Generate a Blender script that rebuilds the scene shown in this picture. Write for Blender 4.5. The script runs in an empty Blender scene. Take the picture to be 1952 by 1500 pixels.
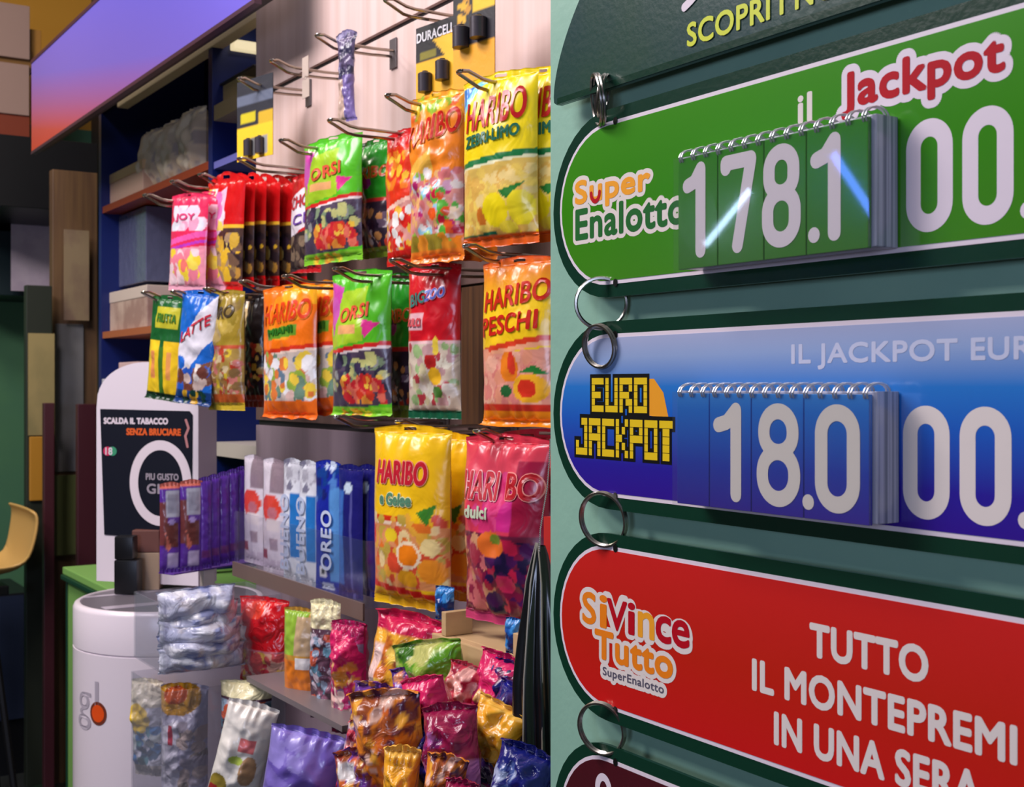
import bpy, bmesh, math, random
import numpy as np
from mathutils import Vector, Matrix, noise

SC = bpy.context.scene
COL = SC.collection
# ------------------------------------------------------------------ camera, world, lights, exposure
FPX = 2400.0                       # focal length in pixels of the 1952 px wide frame
_n = math.hypot(.5465, .8375)
CA, CB = .5465 / _n, .8375 / _n    # heading: the view runs obliquely along the shop wall
EYE = 1.45                         # eye height
HOR = 735.0                        # row of the horizon

cam = bpy.data.cameras.new('camera')
camo = bpy.data.objects.new('camera', cam)
COL.objects.link(camo)
camo.location = (0, 0, EYE)
camo.rotation_euler = (math.pi / 2, 0, math.atan2(CB, CA))
cam.sensor_fit = 'HORIZONTAL'
cam.sensor_width = 36.0
cam.lens = 36.0 * FPX / 1952.0
cam.shift_y = -(750.0 - HOR) / 1952.0
cam.clip_start = .05
cam.dof.use_dof = True
cam.dof.focus_distance = 1.25
cam.dof.aperture_fstop = 16.0
SC.camera = camo

SC.view_settings.view_transform = 'Standard'
SC.view_settings.look = 'None'
SC.view_settings.gamma = 1.0
SC.view_settings.exposure = -0.1
SC.view_settings.use_curve_mapping = False

world = bpy.data.worlds.new('world')
SC.world = world
world.use_nodes = True
world.node_tree.nodes['Background'].inputs[0].default_value = (.50, .48, .60, 1)
world.node_tree.nodes['Background'].inputs[1].default_value = 0.05


def area(name, loc, target, sx, sy, power, col):
    l = bpy.data.lights.new(name, 'AREA')
    l.shape = 'RECTANGLE'
    l.size, l.size_y = sx, sy
    l.energy = power
    l.color = col
    o = bpy.data.objects.new(name, l)
    COL.objects.link(o)
    o.location = loc
    d = Vector(target) - Vector(loc)
    o.rotation_euler = d.to_track_quat('-Z', 'Y').to_euler()
    return o


area('ceiling_lamp_rack', (-2.0, -.35, 3.3), (-2.0, .8, 1.1), .9, .5, 38, (1, .92, .95))
area('ceiling_lamp_counter', (-1.25, -.75, 3.3), (-1.0, .7, 1.45), .7, .4, 15, (1, .92, .97))
area('room_lamp', (-2.7, -1.5, 3.35), (-2.4, 1.0, .9), 1.2, .6, 60, (1, .93, .96))
area('cool_fill_light', (.9, -1.6, 1.6), (-.6, .7, 1.4), .8, .5, 24.0, (.60, .69, 1))  # added bluish fill from the right, lifts the gaps between the signs
area('far_lamp', (-3.95, .0, 3.3), (-4.7, 1.1, .5), .5, .5, 27, (1, .90, .76))
area('header_strip_lamp', (-2.6, .995, 2.50), (-2.5, 1.12, 1.8), 1.0, .05, 2.4, (1, .92, .95))


def tube(name, p0, p1, w, power, col):
    """slim lit tube on the opposite wall, mirrored by the glossy pads"""
    p0, p1 = Vector(p0), Vector(p1)
    o = area(name, (p0 + p1) / 2, (p0 + p1) / 2 + Vector((0, 1, 0)), (p1 - p0).length, w, power, col)
    x = (p1 - p0).normalized()
    z = Vector((0, -1, 0))
    y = z.cross(x)
    o.rotation_euler = Matrix((x, y, z)).transposed().to_euler()


tube('blue_tube_lamp', (-2.84, -1.75, 2.20), (-2.67, -1.75, 1.98), .030, .32, (.10, .22, 1))
tube('cool_tube_lamp', (-3.22, -1.75, 2.13), (-3.45, -1.75, 1.96), .026, .40, (.55, .75, 1))

random.seed(5)


# ------------------------------------------------------------------ geometry of the view
def ray(px):
    xc = (px - 976.0) / FPX
    return (-CB + xc * CA, CA + xc * CB)


def at_y(px, py, Y):
    r = ray(px)
    t = Y / r[1]
    return Vector((t * r[0], Y, EYE + t * (HOR - py) / FPX))


def at_x(px, py, X):
    r = ray(px)
    t = X / r[0]
    return Vector((X, t * r[1], EYE + t * (HOR - py) / FPX))


def at_t(px, py, t):
    r = ray(px)
    return Vector((t * r[0], t * r[1], EYE + t * (HOR - py) / FPX))


def lin(c):
    c = c / 255.0
    return c / 12.92 if c <= .04045 else ((c + .055) / 1.055) ** 2.4


def rgb(c):
    return tuple(lin(x) for x in c)


# ------------------------------------------------------------------ materials
_M = {}


def mat(name, c, rough=.5, metal=0.0, spec=.5, coat=0.0, bump=None, var=None, emit=None, alpha=1.0):
    if name in _M:
        return _M[name]
    m = bpy.data.materials.new(name)
    m.use_nodes = True
    nt = m.node_tree
    b = nt.nodes['Principled BSDF']
    L = nt.links.new
    col = (*rgb(c), 1)
    b.inputs['Base Color'].default_value = col
    b.inputs['Roughness'].default_value = rough
    b.inputs['Metallic'].default_value = metal
    b.inputs['Specular IOR Level'].default_value = spec
    b.inputs['Coat Weight'].default_value = coat
    b.inputs['Coat Roughness'].default_value = .12
    b.inputs['Alpha'].default_value = alpha
    tc = nt.nodes.new('ShaderNodeTexCoord')
    if var:      # (second colour, scale xyz, contrast lo, hi)
        c2, sc, lo, hi = var
        mp = nt.nodes.new('ShaderNodeMapping')
        mp.inputs['Scale'].default_value = sc
        L(tc.outputs['Object'], mp.inputs[0])
        n = nt.nodes.new('ShaderNodeTexNoise')
        n.inputs['Scale'].default_value = 1
        n.inputs['Detail'].default_value = 4
        L(mp.outputs[0], n.inputs['Vector'])
        cr = nt.nodes.new('ShaderNodeValToRGB')
        cr.color_ramp.elements[0].position = lo
        cr.color_ramp.elements[0].color = col
        cr.color_ramp.elements[1].position = hi
        cr.color_ramp.elements[1].color = (*rgb(c2), 1)
        L(n.outputs[0], cr.inputs[0])
        L(cr.outputs[0], b.inputs['Base Color'])
    if bump:     # (scale, strength)
        n = nt.nodes.new('ShaderNodeTexNoise')
        n.inputs['Scale'].default_value = bump[0]
        n.inputs['Detail'].default_value = 3
        L(tc.outputs['Object'], n.inputs['Vector'])
        bp = nt.nodes.new('ShaderNodeBump')
        bp.inputs['Strength'].default_value = bump[1]
        bp.inputs['Distance'].default_value = .01
        L(n.outputs[0], bp.inputs['Height'])
        L(bp.outputs[0], b.inputs['Normal'])
    if emit:
        b.inputs['Emission Color'].default_value = (*rgb(emit[0]), 1)
        b.inputs['Emission Strength'].default_value = emit[1]
    _M[name] = m
    return m


def ramp_mat(name, stops, z0, z1, rough=.2, coat=.3, emit=0.0, bump=(220, .02), slant=0.0):
    """print that runs through several inks from world height z0 to z1"""
    m = bpy.data.materials.new(name)
    m.use_nodes = True
    nt = m.node_tree
    b = nt.nodes['Principled BSDF']
    L = nt.links.new
    g = nt.nodes.new('ShaderNodeNewGeometry')
    s = nt.nodes.new('ShaderNodeSeparateXYZ')
    L(g.outputs['Position'], s.inputs[0])
    src = s.outputs['Z']
    if slant:
        ma = nt.nodes.new('ShaderNodeMath')
        ma.operation = 'MULTIPLY_ADD'
        L(s.outputs['X'], ma.inputs[0])
        ma.inputs[1].default_value = slant
        L(s.outputs['Z'], ma.inputs[2])
        src = ma.outputs[0]
    mr = nt.nodes.new('ShaderNodeMapRange')
    mr.inputs[1].default_value = z0
    mr.inputs[2].default_value = z1
    L(src, mr.inputs[0])
    cr = nt.nodes.new('ShaderNodeValToRGB')
    e = cr.color_ramp.elements
    while len(e) < len(stops):
        e.new(.5)
    for i, (p, c) in enumerate(stops):
        e[i].position = p
        e[i].color = (*rgb(c), 1)
    L(mr.outputs[0], cr.inputs[0])
    L(cr.outputs[0], b.inputs['Base Color'])
    b.inputs['Roughness'].default_value = rough
    b.inputs['Coat Weight'].default_value = coat
    b.inputs['Coat Roughness'].default_value = .1
    if emit:
        L(cr.outputs[0], b.inputs['Emission Color'])
        b.inputs['Emission Strength'].default_value = emit
    if bump:
        n = nt.nodes.new('ShaderNodeTexNoise')
        n.inputs['Scale'].default_value = bump[0]
        bp = nt.nodes.new('ShaderNodeBump')
        bp.inputs['Strength'].default_value = bump[1]
        bp.inputs['Distance'].default_value = .01
        L(n.outputs[0], bp.inputs['Height'])
        L(bp.outputs[0], b.inputs['Normal'])
    return m


def film_mat(name, rough, coat, bump):
    """printed wrapper film: the ink is the 'Col' attribute of the mesh"""
    m = bpy.data.materials.new(name)
    m.use_nodes = True
    nt = m.node_tree
    b = nt.nodes['Principled BSDF']
    L = nt.links.new
    a = nt.nodes.new('ShaderNodeAttribute')
    a.attribute_name = 'Col'
    L(a.outputs['Color'], b.inputs['Base Color'])
    b.inputs['Roughness'].default_value = rough
    b.inputs['Coat Weight'].default_value = coat
    b.inputs['Coat Roughness'].default_value = .1
    tc = nt.nodes.new('ShaderNodeTexCoord')
    n = nt.nodes.new('ShaderNodeTexNoise')
    n.inputs['Scale'].default_value = bump[0]
    n.inputs['Detail'].default_value = 2
    n.inputs['Distortion'].default_value = 1.2
    L(tc.outputs['Object'], n.inputs['Vector'])
    bp = nt.nodes.new('ShaderNodeBump')
    bp.inputs['Strength'].default_value = bump[1]
    bp.inputs['Distance'].default_value = .02
    L(n.outputs[0], bp.inputs['Height'])
    L(bp.outputs[0], b.inputs['Normal'])
    return m


def clear_mat(name, tint, gloss=.25, base=.04, rough=.12):
    m = bpy.data.materials.new(name)
    m.use_nodes = True
    nt = m.node_tree
    nt.nodes.clear()
    L = nt.links.new
    o = nt.nodes.new('ShaderNodeOutputMaterial')
    t = nt.nodes.new('ShaderNodeBsdfTransparent')
    t.inputs[0].default_value = (*tint, 1)
    g = nt.nodes.new('ShaderNodeBsdfGlossy')
    g.inputs['Roughness'].default_value = rough
    g.inputs['Color'].default_value = (.9, .9, .95, 1)
    d = nt.nodes.new('ShaderNodeBsdfDiffuse')
    d.inputs[0].default_value = (.6, .6, .68, 1)
    lw = nt.nodes.new('ShaderNodeLayerWeight')
    lw.inputs['Blend'].default_value = .5
    mx = nt.nodes.new('ShaderNodeMixShader')
    pw = nt.nodes.new('ShaderNodeMath')
    pw.operation = 'POWER'
    pw.inputs[1].default_value = 4.0
    L(lw.outputs['Facing'], pw.inputs[0])
    ma = nt.nodes.new('ShaderNodeMath')
    ma.operation = 'MULTIPLY_ADD'
    ma.inputs[1].default_value = gloss
    ma.inputs[2].default_value = .05
    L(pw.outputs[0], ma.inputs[0])
    L(ma.outputs[0], mx.inputs[0])
    L(t.outputs[0], mx.inputs[1])
    L(g.outputs[0], mx.inputs[2])
    mx2 = nt.nodes.new('ShaderNodeMixShader')
    mx2.inputs[0].default_value = base
    L(mx.outputs[0], mx2.inputs[1])
    L(d.outputs[0], mx2.inputs[2])
    L(mx2.outputs[0], o.inputs[0])
    return m


FILM = film_mat('printed_film', .28, .18, (22, .14))
FOIL = film_mat('crinkled_film', .24, .12, (34, .42))
PAPER = film_mat('printed_card', .5, .05, (60, .03))
CLEAR = clear_mat('clear_plastic', (.93, .93, .95), .3, .065)
CLEARPAGE = clear_mat('clear_page', (.97, .98, .97), .25, .012, .03)
TRAYCLEAR = clear_mat('clear_tray', (.96, .96, .97), .22, .012)
WHITE = mat('white_print', (226, 212, 220), .35)
WIRE = mat('chrome_wire', (168, 158, 146), .2, 1.0)
STEEL = mat('ring_steel', (176, 172, 165), .25, 1.0)
BLACK = mat('black_plastic', (14, 14, 18), .35)


# ------------------------------------------------------------------ mesh helpers
def link(name, me, m=None, parent=None):
    o = bpy.data.objects.new(name, me)
    COL.objects.link(o)
    if m is not None:
        if isinstance(m, (list, tuple)):
            for q in m:
                me.materials.append(q)
        else:
            me.materials.append(m)
    if parent is not None:
        o.parent = parent
    return o


def tag(o, label, cat, group=None):
    o['label'] = label
    o['category'] = cat
    if group:
        o['group'] = group
    return o


def structure(o):
    o['kind'] = 'structure'
    return o


def empty(name, loc, label, cat, group=None, rz=0.0):
    o = bpy.data.objects.new(name, None)
    o.empty_display_size = .02
    COL.objects.link(o)
    o.location = loc
    o.rotation_euler = (0, 0, rz)
    return tag(o, label, cat, group)


def from_bm(name, bm, m, parent=None, smooth=False):
    me = bpy.data.meshes.new(name)
    bm.normal_update()
    bm.to_mesh(me)
    bm.free()
    if smooth:
        for p in me.polygons:
            p.use_smooth = True
        me.set_sharp_from_angle(angle=math.radians(38))
    return link(name, me, m, parent)


def bm_box(bm, lo, hi, bevel=0.0):
    lo, hi = Vector(lo), Vector(hi)
    c = (lo + hi) / 2
    s = hi - lo
    r = bmesh.ops.create_cube(bm, size=1, matrix=Matrix.Translation(c) @ Matrix.Diagonal((s.x, s.y, s.z, 1)))
    if bevel:
        es = list({e for v in r['verts'] for e in v.link_edges})
        bmesh.ops.bevel(bm, geom=es, offset=bevel, segments=2, affect='EDGES', profile=.6)


def box(name, lo, hi, m, parent=None, bevel=0.0, base=None):
    """box in world coordinates; as a thing its origin lies at its own base"""
    lo, hi = Vector(lo), Vector(hi)
    if parent is None:
        org = Vector(((lo.x + hi.x) / 2, (lo.y + hi.y) / 2, lo.z))
    else:
        org = Vector(parent.location)
    bm = bmesh.new()
    bm_box(bm, lo - org, hi - org, bevel)
    o = from_bm(name, bm, m, parent)
    if parent is None:
        o.location = org
    return o


def bm_tube(bm, pts, r, n=8, closed=False):
    pts = [Vector(p) for p in pts]
    N = len(pts)
    rings = []
    up = Vector((.13, .21, .97))
    prev = None
    for i, p in enumerate(pts):
        if closed:
            t = pts[(i + 1) % N] - pts[i - 1]
        else:
            t = pts[min(i + 1, N - 1)] - pts[max(i - 1, 0)]
        t.normalize()
        a = prev if prev is not None else up
        x = a - t * a.dot(t)
        if x.length < 1e-4:
            x = Vector((1, 0, 0)) - t * t.x
        x.normalize()
        prev = x
        y = t.cross(x)
        rr = r[i] if isinstance(r, (list, tuple)) else r
        rings.append([bm.verts.new(p + x * rr * math.cos(2 * math.pi * k / n) + y * rr * math.sin(2 * math.pi * k / n)) for k in range(n)])
    for i in range(N if closed else N - 1):
        a, b = rings[i], rings[(i + 1) % N]
        for k in range(n):
            try:
                bm.faces.new((a[k], a[(k + 1) % n], b[(k + 1) % n], b[k]))
            except ValueError:
                pass
    if not closed:
        bm.faces.new(rings[0][::-1])
        bm.faces.new(rings[-1])


def bm_lathe(bm, prof, n=48, c=(0, 0)):
    rings = []
    for (r, z) in prof:
        if r < 1e-6:
            rings.append([bm.verts.new((c[0], c[1], z))])
        else:
            rings.append([bm.verts.new((c[0] + r * math.cos(2 * math.pi * k / n), c[1] + r * math.sin(2 * math.pi * k / n), z)) for k in range(n)])
    for a, b in zip(rings, rings[1:]):
        for k in range(n):
            k2 = (k + 1) % n
            if len(a) == 1 and len(b) == 1:
                continue
            if len(a) == 1:
                bm.faces.new((a[0], b[k2], b[k]))
            elif len(b) == 1:
                bm.faces.new((a[k], a[k2], b[0]))
            else:
                bm.faces.new((a[k], a[k2], b[k2], b[k]))


def outline_solid(bm, pts, y0, y1):
    """extrude an (x, z) outline from y0 to y1"""
    a = [bm.verts.new((x, y0, z)) for x, z in pts]
    b = [bm.verts.new((x, y1, z)) for x, z in pts]
    n = len(pts)
    bm.faces.new(a)
    bm.faces.new(b[::-1])
    for i in range(n):
        j = (i + 1) % n
        bm.faces.new((a[j], a[i], b[i], b[j]))


# ------------------------------------------------------------------ lettering
_TXT = {}


def txt_mesh(s):
    """outline lettering filled, normalised to the box (0..1, 0..1)"""
    if s in _TXT:
        return _TXT[s]
    cu = bpy.data.curves.new('lettering', 'FONT')
    cu.body = s
    cu.fill_mode = 'FRONT'
    cu.resolution_u = 4
    cu.space_character = 1.06
    o = bpy.data.objects.new('lettering', cu)
    COL.objects.link(o)
    bpy.context.view_layer.update()
    me = bpy.data.meshes.new_from_object(o)
    v = np.array([(q.co.x, q.co.y) for q in me.vertices])
    f = [tuple(p.vertices) for p in me.polygons]
    bpy.data.objects.remove(o)
    bpy.data.meshes.remove(me)
    bpy.data.curves.remove(cu)
    lo, hi = v.min(0), v.max(0)
    _TXT[s] = ((v - lo) / (hi - lo), f, (hi - lo)[0] / (hi - lo)[1])
    return _TXT[s]


def grow(v, f, r, n):
    if n == 8 and r > .0030:
        a, b = grow(v, f, r * .58, 14)
        c, d = grow(v, f, r, 30)
        return np.concatenate([a, c]), list(b) + [tuple(q + len(a) for q in p) for p in d]
    return grow_once(v, f, r, n)


def grow_once(v, f, r, n):
    """thicken flat lettering by a pen of radius r"""
    if r <= 0:
        return v, f
    V, Fc = [v], list(f)
    k = len(v)
    for i in range(n):
        a = 2 * math.pi * i / n
        V.append(v + np.array((r * math.cos(a), r * math.sin(a))))
        Fc += [tuple(q + k * (i + 1) for q in p) for p in f]
    return np.concatenate(V), Fc


def pen(paths, w, n=14):
    """strokes with a round pen of width w: list of polylines -> flat verts, faces"""
    V, Fc = [], []
    for p in paths:
        for a, b in zip(p, p[1:]):
            a, b = np.array(a, float), np.array(b, float)
            d = b - a
            L = np.hypot(*d)
            if L < 1e-9:
                continue
            nrm = np.array((-d[1], d[0])) / L * w / 2
            k = len(V)
            V += [a - nrm, b - nrm, b + nrm, a + nrm]
            Fc.append((k, k + 1, k + 2, k + 3))
        for a in p:
            k = len(V)
            V += [np.array(a, float) + w / 2 * np.array((math.cos(2 * math.pi * i / n), math.sin(2 * math.pi * i / n))) for i in range(n)]
            Fc.append(tuple(range(k, k + n)))
    return np.array(V), Fc


def arc(cx, cy, rx, ry, a0, a1, n=14):
    return [(cx + rx * math.cos(math.radians(a0 + (a1 - a0) * i / n)), cy + ry * math.sin(math.radians(a0 + (a1 - a0) * i / n))) for i in range(n + 1)]


def digit(ch, w, h, pw):
    """tall rounded numerals in a w x h box drawn with pen width pw"""
    r = pw / 2
    x0, x1, y0, y1 = r, w - r, r, h - r
    cx = w / 2
    R = (x1 - x0) / 2
    if ch == '0':
        return [arc(cx, y1 - R, R, R, 0, 180) + arc(cx, y0 + R, R, R, 180, 360) + [(x1, y1 - R)]]
    if ch == '8':
        ym = y0 + (y1 - y0) * .535
        Ru = R * .9
        up = arc(cx, y1 - Ru, Ru, Ru, 0, 180) + arc(cx, ym + Ru * .9, Ru, Ru * .9, 180, 360) + [(cx + Ru, y1 - Ru)]
        dn = arc(cx, ym - R * .95, R, R * .95, 0, 180) + arc(cx, y0 + R, R, R, 180, 360) + [(x1, ym - R * .95)]
        return [up, dn]
    if ch == '1':
        xs = w * .68
        return [[(x0, h * .77), (x0 + .25 * w, h * .80), (xs, y1), (xs, y0)]]
    if ch == '7':
        return [[(x0, y1 - .05 * h), (x0, y1), (x1, y1), (x1, y1 - .02 * h), (cx - .02 * w, y0)]]
    if ch == '.':
        return [[(0, r), (0, r + 1e-4)]]
    return []


def layers(nv, faces, step=4e-6):
    """each overlapping stroke of a lettering lies a hair above the one before"""
    parent = list(range(nv))

    def find(a):
        while parent[a] != a:
            parent[a] = parent[parent[a]]
            a = parent[a]
        return a
    for fc in faces:
        r = find(fc[0])
        for q in fc[1:]:
            parent[find(q)] = r
    order = {}
    out = []
    for i in range(nv):
        r = find(i)
        out.append(order.setdefault(r, len(order)) * step)
    m = max(out) if out else 0
    return [q * min(1.0, 8e-5 / m) if m > 0 else 0.0 for q in out]


def flat_mesh(name, v, f, Y, m, parent, off):
    """flat lettering lying on the upright plane y=Y, facing -y; v in world (x, z)"""
    me = bpy.data.meshes.new(name)
    P = parent_origin(parent)
    lay = layers(len(v), f)
    vv = [(a - P.x, Y - P.y - off - lay[i], b - P.z) for i, (a, b) in enumerate(v)]
    me.from_pydata(vv, [], f)
    me.update()
    return link(name, me, m, parent)


def parent_origin(o):
    v = Vector((0, 0, 0))
    while o is not None:
        v += Vector(o.location)
        o = o.parent
    return v


# ------------------------------------------------------------------ sign board: signs hung on rings before the mint wall
YS = .70


def sx(px, Y=YS):
    return at_y(px, 0, Y).x


def sz(px, py, Y=YS):
    return at_y(px, py, Y).z


MINT = mat('mint_paint', (142, 184, 162), .42, bump=(90, .04), var=((134, 176, 156), (7, 7, 7), .4, .7))
wall = box('wall_right', (-1.0356, .722, 0), (1.6, 1.62, 3.5), MINT)
structure(wall)
DKGREEN = mat('dark_green_enamel', (10, 52, 36), .25, coat=.3, bump=(180, .03))
XL, XR = -.9993, -.28


INKRED = mat('red_ink', (180, 12, 30), .5, spec=.15)
INKORANGE = mat('orange_ink', (236, 128, 24), .35)
INKAMBER = mat('amber_ink', (240, 160, 40), .35)
INKGREEN = mat('green_ink', (26, 100, 40), .5, spec=.2)
INKYELLOW = mat('lime_ink', (206, 214, 52), .35)
INKGOLD = mat('gold_ink', (232, 196, 30), .35)
INKBLACK = mat('black_ink', (16, 14, 14), .35)
INKGREY = mat('grey_ink', (90, 84, 100), .4)
DIMWHITE = mat('pale_print', (196, 200, 222), .35)
IVORY = mat('warm_white_print', (226, 214, 206), .35)



def stadium(x0, x1, z0, z1, n=20):
    R = (z1 - z0) / 2
    zc = (z0 + z1) / 2
    return arc(x0 + R, zc, R, R, 90, 270, n) + arc(x1 - R, zc, R, R, 270, 450, n)


def sign(name, label, zc, panel_mat, hole_top=True):
    root = empty(name, (XL + .3, YS, zc), label, 'sign', 'jackpot signs hung on rings on the mint wall')
    o = root.location
    h = .0855

    def st(i, y0, y1, nm, m):
        bm = bmesh.new()
        pts = stadium(XL + i - o.x, XR - i - o.x, -h + i, h - i)
        outline_solid(bm, pts, y0, y1)
        return from_bm(nm, bm, m, root)
    pl = st(0, .0, .004, 'plate', DKGREEN)
    st(.0115, -.0004, .0002, 'border', WHITE)
    st(.0150, -.0008, -.0002, 'panel', panel_mat)
    for s_ in (1, -1):
        v, f = pen([[(XL + .0985, zc + s_ * .0725), (XL + .0985, zc + s_ * .0735)]], .0062)
        flat_mesh('ring_hole', v, f, YS, INKBLACK, root, .00095)
    return root


def lettering(parent, name, s, x0, x1, z0, z1, m, layer=0, bold=0.0, shear=0.0, Y=YS):
    v, f, asp = txt_mesh(s)
    v = np.stack((x0 + v[:, 0] * (x1 - x0) + shear * v[:, 1] * (z1 - z0), z0 + v[:, 1] * (z1 - z0)), 1)
    v, f = grow(v, f, bold, 8)
    return flat_mesh(name, v, f, Y, m, parent, (.0009 + layer * .00012))


def numerals(parent, name, s, spots, z0, z1, m, Y, layer=0, pw=.0122):
    """spots: (char, x0, x1) along the plane; one part per numeral"""
    out = []
    for ch, x0, x1 in spots:
        v, f = pen(digit(ch, x1 - x0, z1 - z0, pw), pw * (1.0 if ch != '.' else .9))
        v = v + np.array((x0, z0))
        out.append(flat_mesh('numeral', v, f, Y, m, parent, (.0009 + layer * .00012)))
    return out


GREENP = ramp_mat('green_panel_print', [(0, (66, 132, 30)), (.5, (56, 136, 18)), (1, (66, 142, 34))], EYE + .09, EYE + .24)
BLUEP = ramp_mat('blue_panel_print', [(0, (52, 22, 140)), (.2, (44, 32, 150)), (.48, (34, 92, 186)), (.68, (44, 120, 200)), (.86, (146, 168, 208)), (1, (172, 178, 208))], EYE - .10, EYE + .046)
REDP = ramp_mat('red_panel_print', [(0, (206, 24, 26)), (.5, (196, 34, 20)), (1, (208, 36, 34))], EYE - .30, EYE - .15)
MAROONP = ramp_mat('maroon_panel_print', [(0, (70, 16, 26)), (1, (76, 20, 30))], EYE - .5, EYE - .33)
# top header sign, dark green with a curved left end
hd = empty('header_sign', (XL + .3, YS, EYE + .36), 'dark green curved header sign with lime lettering at the top of the wall', 'sign')
pts = [(XL + .006, .2705), (XL + .001, .2735), (XL + .0005, .279)]
for i in range(1, 15):
    a = i / 14
    pts.append((XL + .0005 + .052 * a ** 1.7, .279 + .095 * a))
for i in range(1, 9):
    a = i / 8
    pts.append((XL + .0525 + .10 * a, .374 + .10 * math.sin(a * math.pi / 2)))
pts += [(-.40, .49), (XR, .45), (XR, .2705)]
bm = bmesh.new()
outline_solid(bm, [(x - hd.location.x, z + EYE - hd.location.z) for x, z in pts[::-1]], .0, .006)
HEADP = mat('header_green', (30, 66, 52), .3, coat=.2, bump=(150, .03), var=((22, 60, 60), (9, 9, 9), .35, .7))
from_bm('plate', bm, HEADP, hd)
box('lower_rim', (XL + .008, YS - .0012, EYE + .2705), (XR, YS + .001, EYE + .2765), DKGREEN, hd)
lettering(hd, 'lettering', 'SCOPRI', sx(1312), sx(1468), EYE + .2836, EYE + .3026, INKYELLOW, 0, .0007)
lettering(hd, 'lettering', 'I NOSTRI', sx(1489), sx(1489) + .112, EYE + .2842, EYE + .3020, INKYELLOW, 0, .0007)
lettering(hd, 'lettering', 'GIOCHI', sx(1489) + .125, sx(1489) + .215, EYE + .2842, EYE + .3020, INKYELLOW, 0, .0007)
v, f = pen([[(sx(1306), sz(1306, 14)), (sx(1318), sz(1318, 2)), (sx(1338), sz(1338, -22)), (sx(1352), sz(1352, -60))]], .0075)
flat_mesh('script_stroke', v, f, YS, WHITE, hd, .0009)

# green jackpot sign
g = sign('jackpot_sign', 'green rounded jackpot sign with white digits 178.1 on a spiral pad', EYE + .166, GREENP)
for nm, x0, x1, z0, z1, ink in (('Super', 1099, 1240, .1645, .1915, INKAMBER), ('Enalotto', 1100, 1308, .1372, .1645, INKGREEN)):
    lettering(g, 'logo_outline', nm, sx(x0), sx(x1), EYE + z0, EYE + z1, IVORY, 0, .0052)
    lettering(g, 'logo_lettering', nm, sx(x0), sx(x1), EYE + z0, EYE + z1, ink, 2, .0012)
v, f = pen([arc(sx(1137), EYE + .1785, .0065, .0085, 185, 355)], .0042)
flat_mesh('logo_smile', v, f, YS, INKRED, g, .0013)
lettering(g, 'lettering', 'il', sx(1524), sx(1548), EYE + .198, EYE + .2185, IVORY, 0, .0010)
lettering(g, 'logo_outline', 'Jackpot', sx(1608), sx(1915), EYE + .1935, EYE + .2245, WHITE, 0, .0068)
lettering(g, 'logo_lettering', 'Jackpot', sx(1608), sx(1915), EYE + .1935, EYE + .2245, INKRED, 2, .0014)
numerals(g, 'numeral', '', [('0', sx(1729), sx(1818)), ('0', sx(1836), sx(1934))], EYE + .1035, EYE + .180, WHITE, YS)
X0 = sx(1934)
numerals(g, 'numeral', '', [('.', X0 + .010, X0 + .02), ('0', X0 + .018, X0 + .058), ('0', X0 + .065, X0 + .105), ('0', X0 + .112, X0 + .152)], EYE + .1035, EYE + .180, WHITE, YS)

# blue sign
b_ = sign('jackpot_sign', 'blue rounded sign with yellow block logo and white digits 18.0', EYE - .027, BLUEP)
FONT5 = {'E': ['1111', '1000', '1110', '1000', '1111'], 'U': ['1001', '1001', '1001', '1001', '1111'], 'R': ['1111', '1001', '1110', '1011', '1001'],
         'O': ['1111', '1001', '1001', '1001', '1111'], 'J': ['0011', '0001', '0001', '1001', '1111'], 'A': ['1111', '1001', '1111', '1001', '1001'],
         'C': ['1111', '1000', '1000', '1000', '1111'], 'K': ['1001', '1010', '1100', '1010', '1001'], 'P': ['1111', '1001', '1111', '1000', '1000'],
         'T': ['1111', '0110', '0110', '0110', '0110']}


def block_text(s, x0, x1, z0, z1, pad):
    V, Fc = [], []
    n = len(s)
    cw = (x1 - x0) / (n * 4.7 - .7)
    ch = (z1 - z0) / 5
    for i, c in enumerate(s):
        for r, row in enumerate(FONT5[c]):
            for q, bit in enumerate(row):
                if bit == '1':
                    xa = x0 + (i * 4.7 + q) * cw
                    za = z1 - (r + 1) * ch
                    wx = pad if pad > 0 else .0001
                    k = len(V)
                    V += [(xa - wx, za - wx), (xa + cw * 1.03 + wx, za - wx), (xa + cw * 1.03 + wx, za + ch * (.9 if pad <= 0 else 1) + wx), (xa - wx, za + ch * (.9 if pad <= 0 else 1) + wx)]
                    Fc.append((k, k + 1, k + 2, k + 3))
    return np.array(V), Fc


for s, x0, x1, z0, z1 in (('EURO', 1130, 1235, -.0240, .0075), ('JACKPOT', 1100, 1284, -.0645, -.0295)):
    a0, a1 = sx(x0), sx(x1)
    v, f = block_text(s, a0, a1, EYE + z0, EYE + z1, .0030)
    flat_mesh('logo_outline', v, f, YS, INKBLACK, b_, .00092)
    v, f = block_text(s, a0, a1, EYE + z0, EYE + z1, -1)
    flat_mesh('logo_lettering', v, f, YS, INKGOLD, b_, .0011)
flat_mesh('logo_side', np.array([(sx(1236), EYE - .026), (sx(1276), EYE - .028), (sx(1266), EYE - .006), (sx(1248), EYE + .006), (sx(1236), EYE + .006)]), [(0, 1, 2, 3, 4)], YS, INKAMBER, b_, .00088)
lettering(b_, 'lettering', 'IL JACKPOT', sx(1511), sx(1826), EYE + .0125, EYE + .0308, DIMWHITE, 0, .0006)
lettering(b_, 'lettering', 'EUROJACKPOT', sx(1854), sx(1854) + .176, EYE + .0125, EYE + .0308, DIMWHITE, 0, .0006)
numerals(b_, 'numeral', '', [('0', sx(1723), sx(1812)), ('0', sx(1831), sx(1930))], EYE - .0905, EYE - .0135, IVORY, YS)
X0 = sx(1930)
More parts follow.
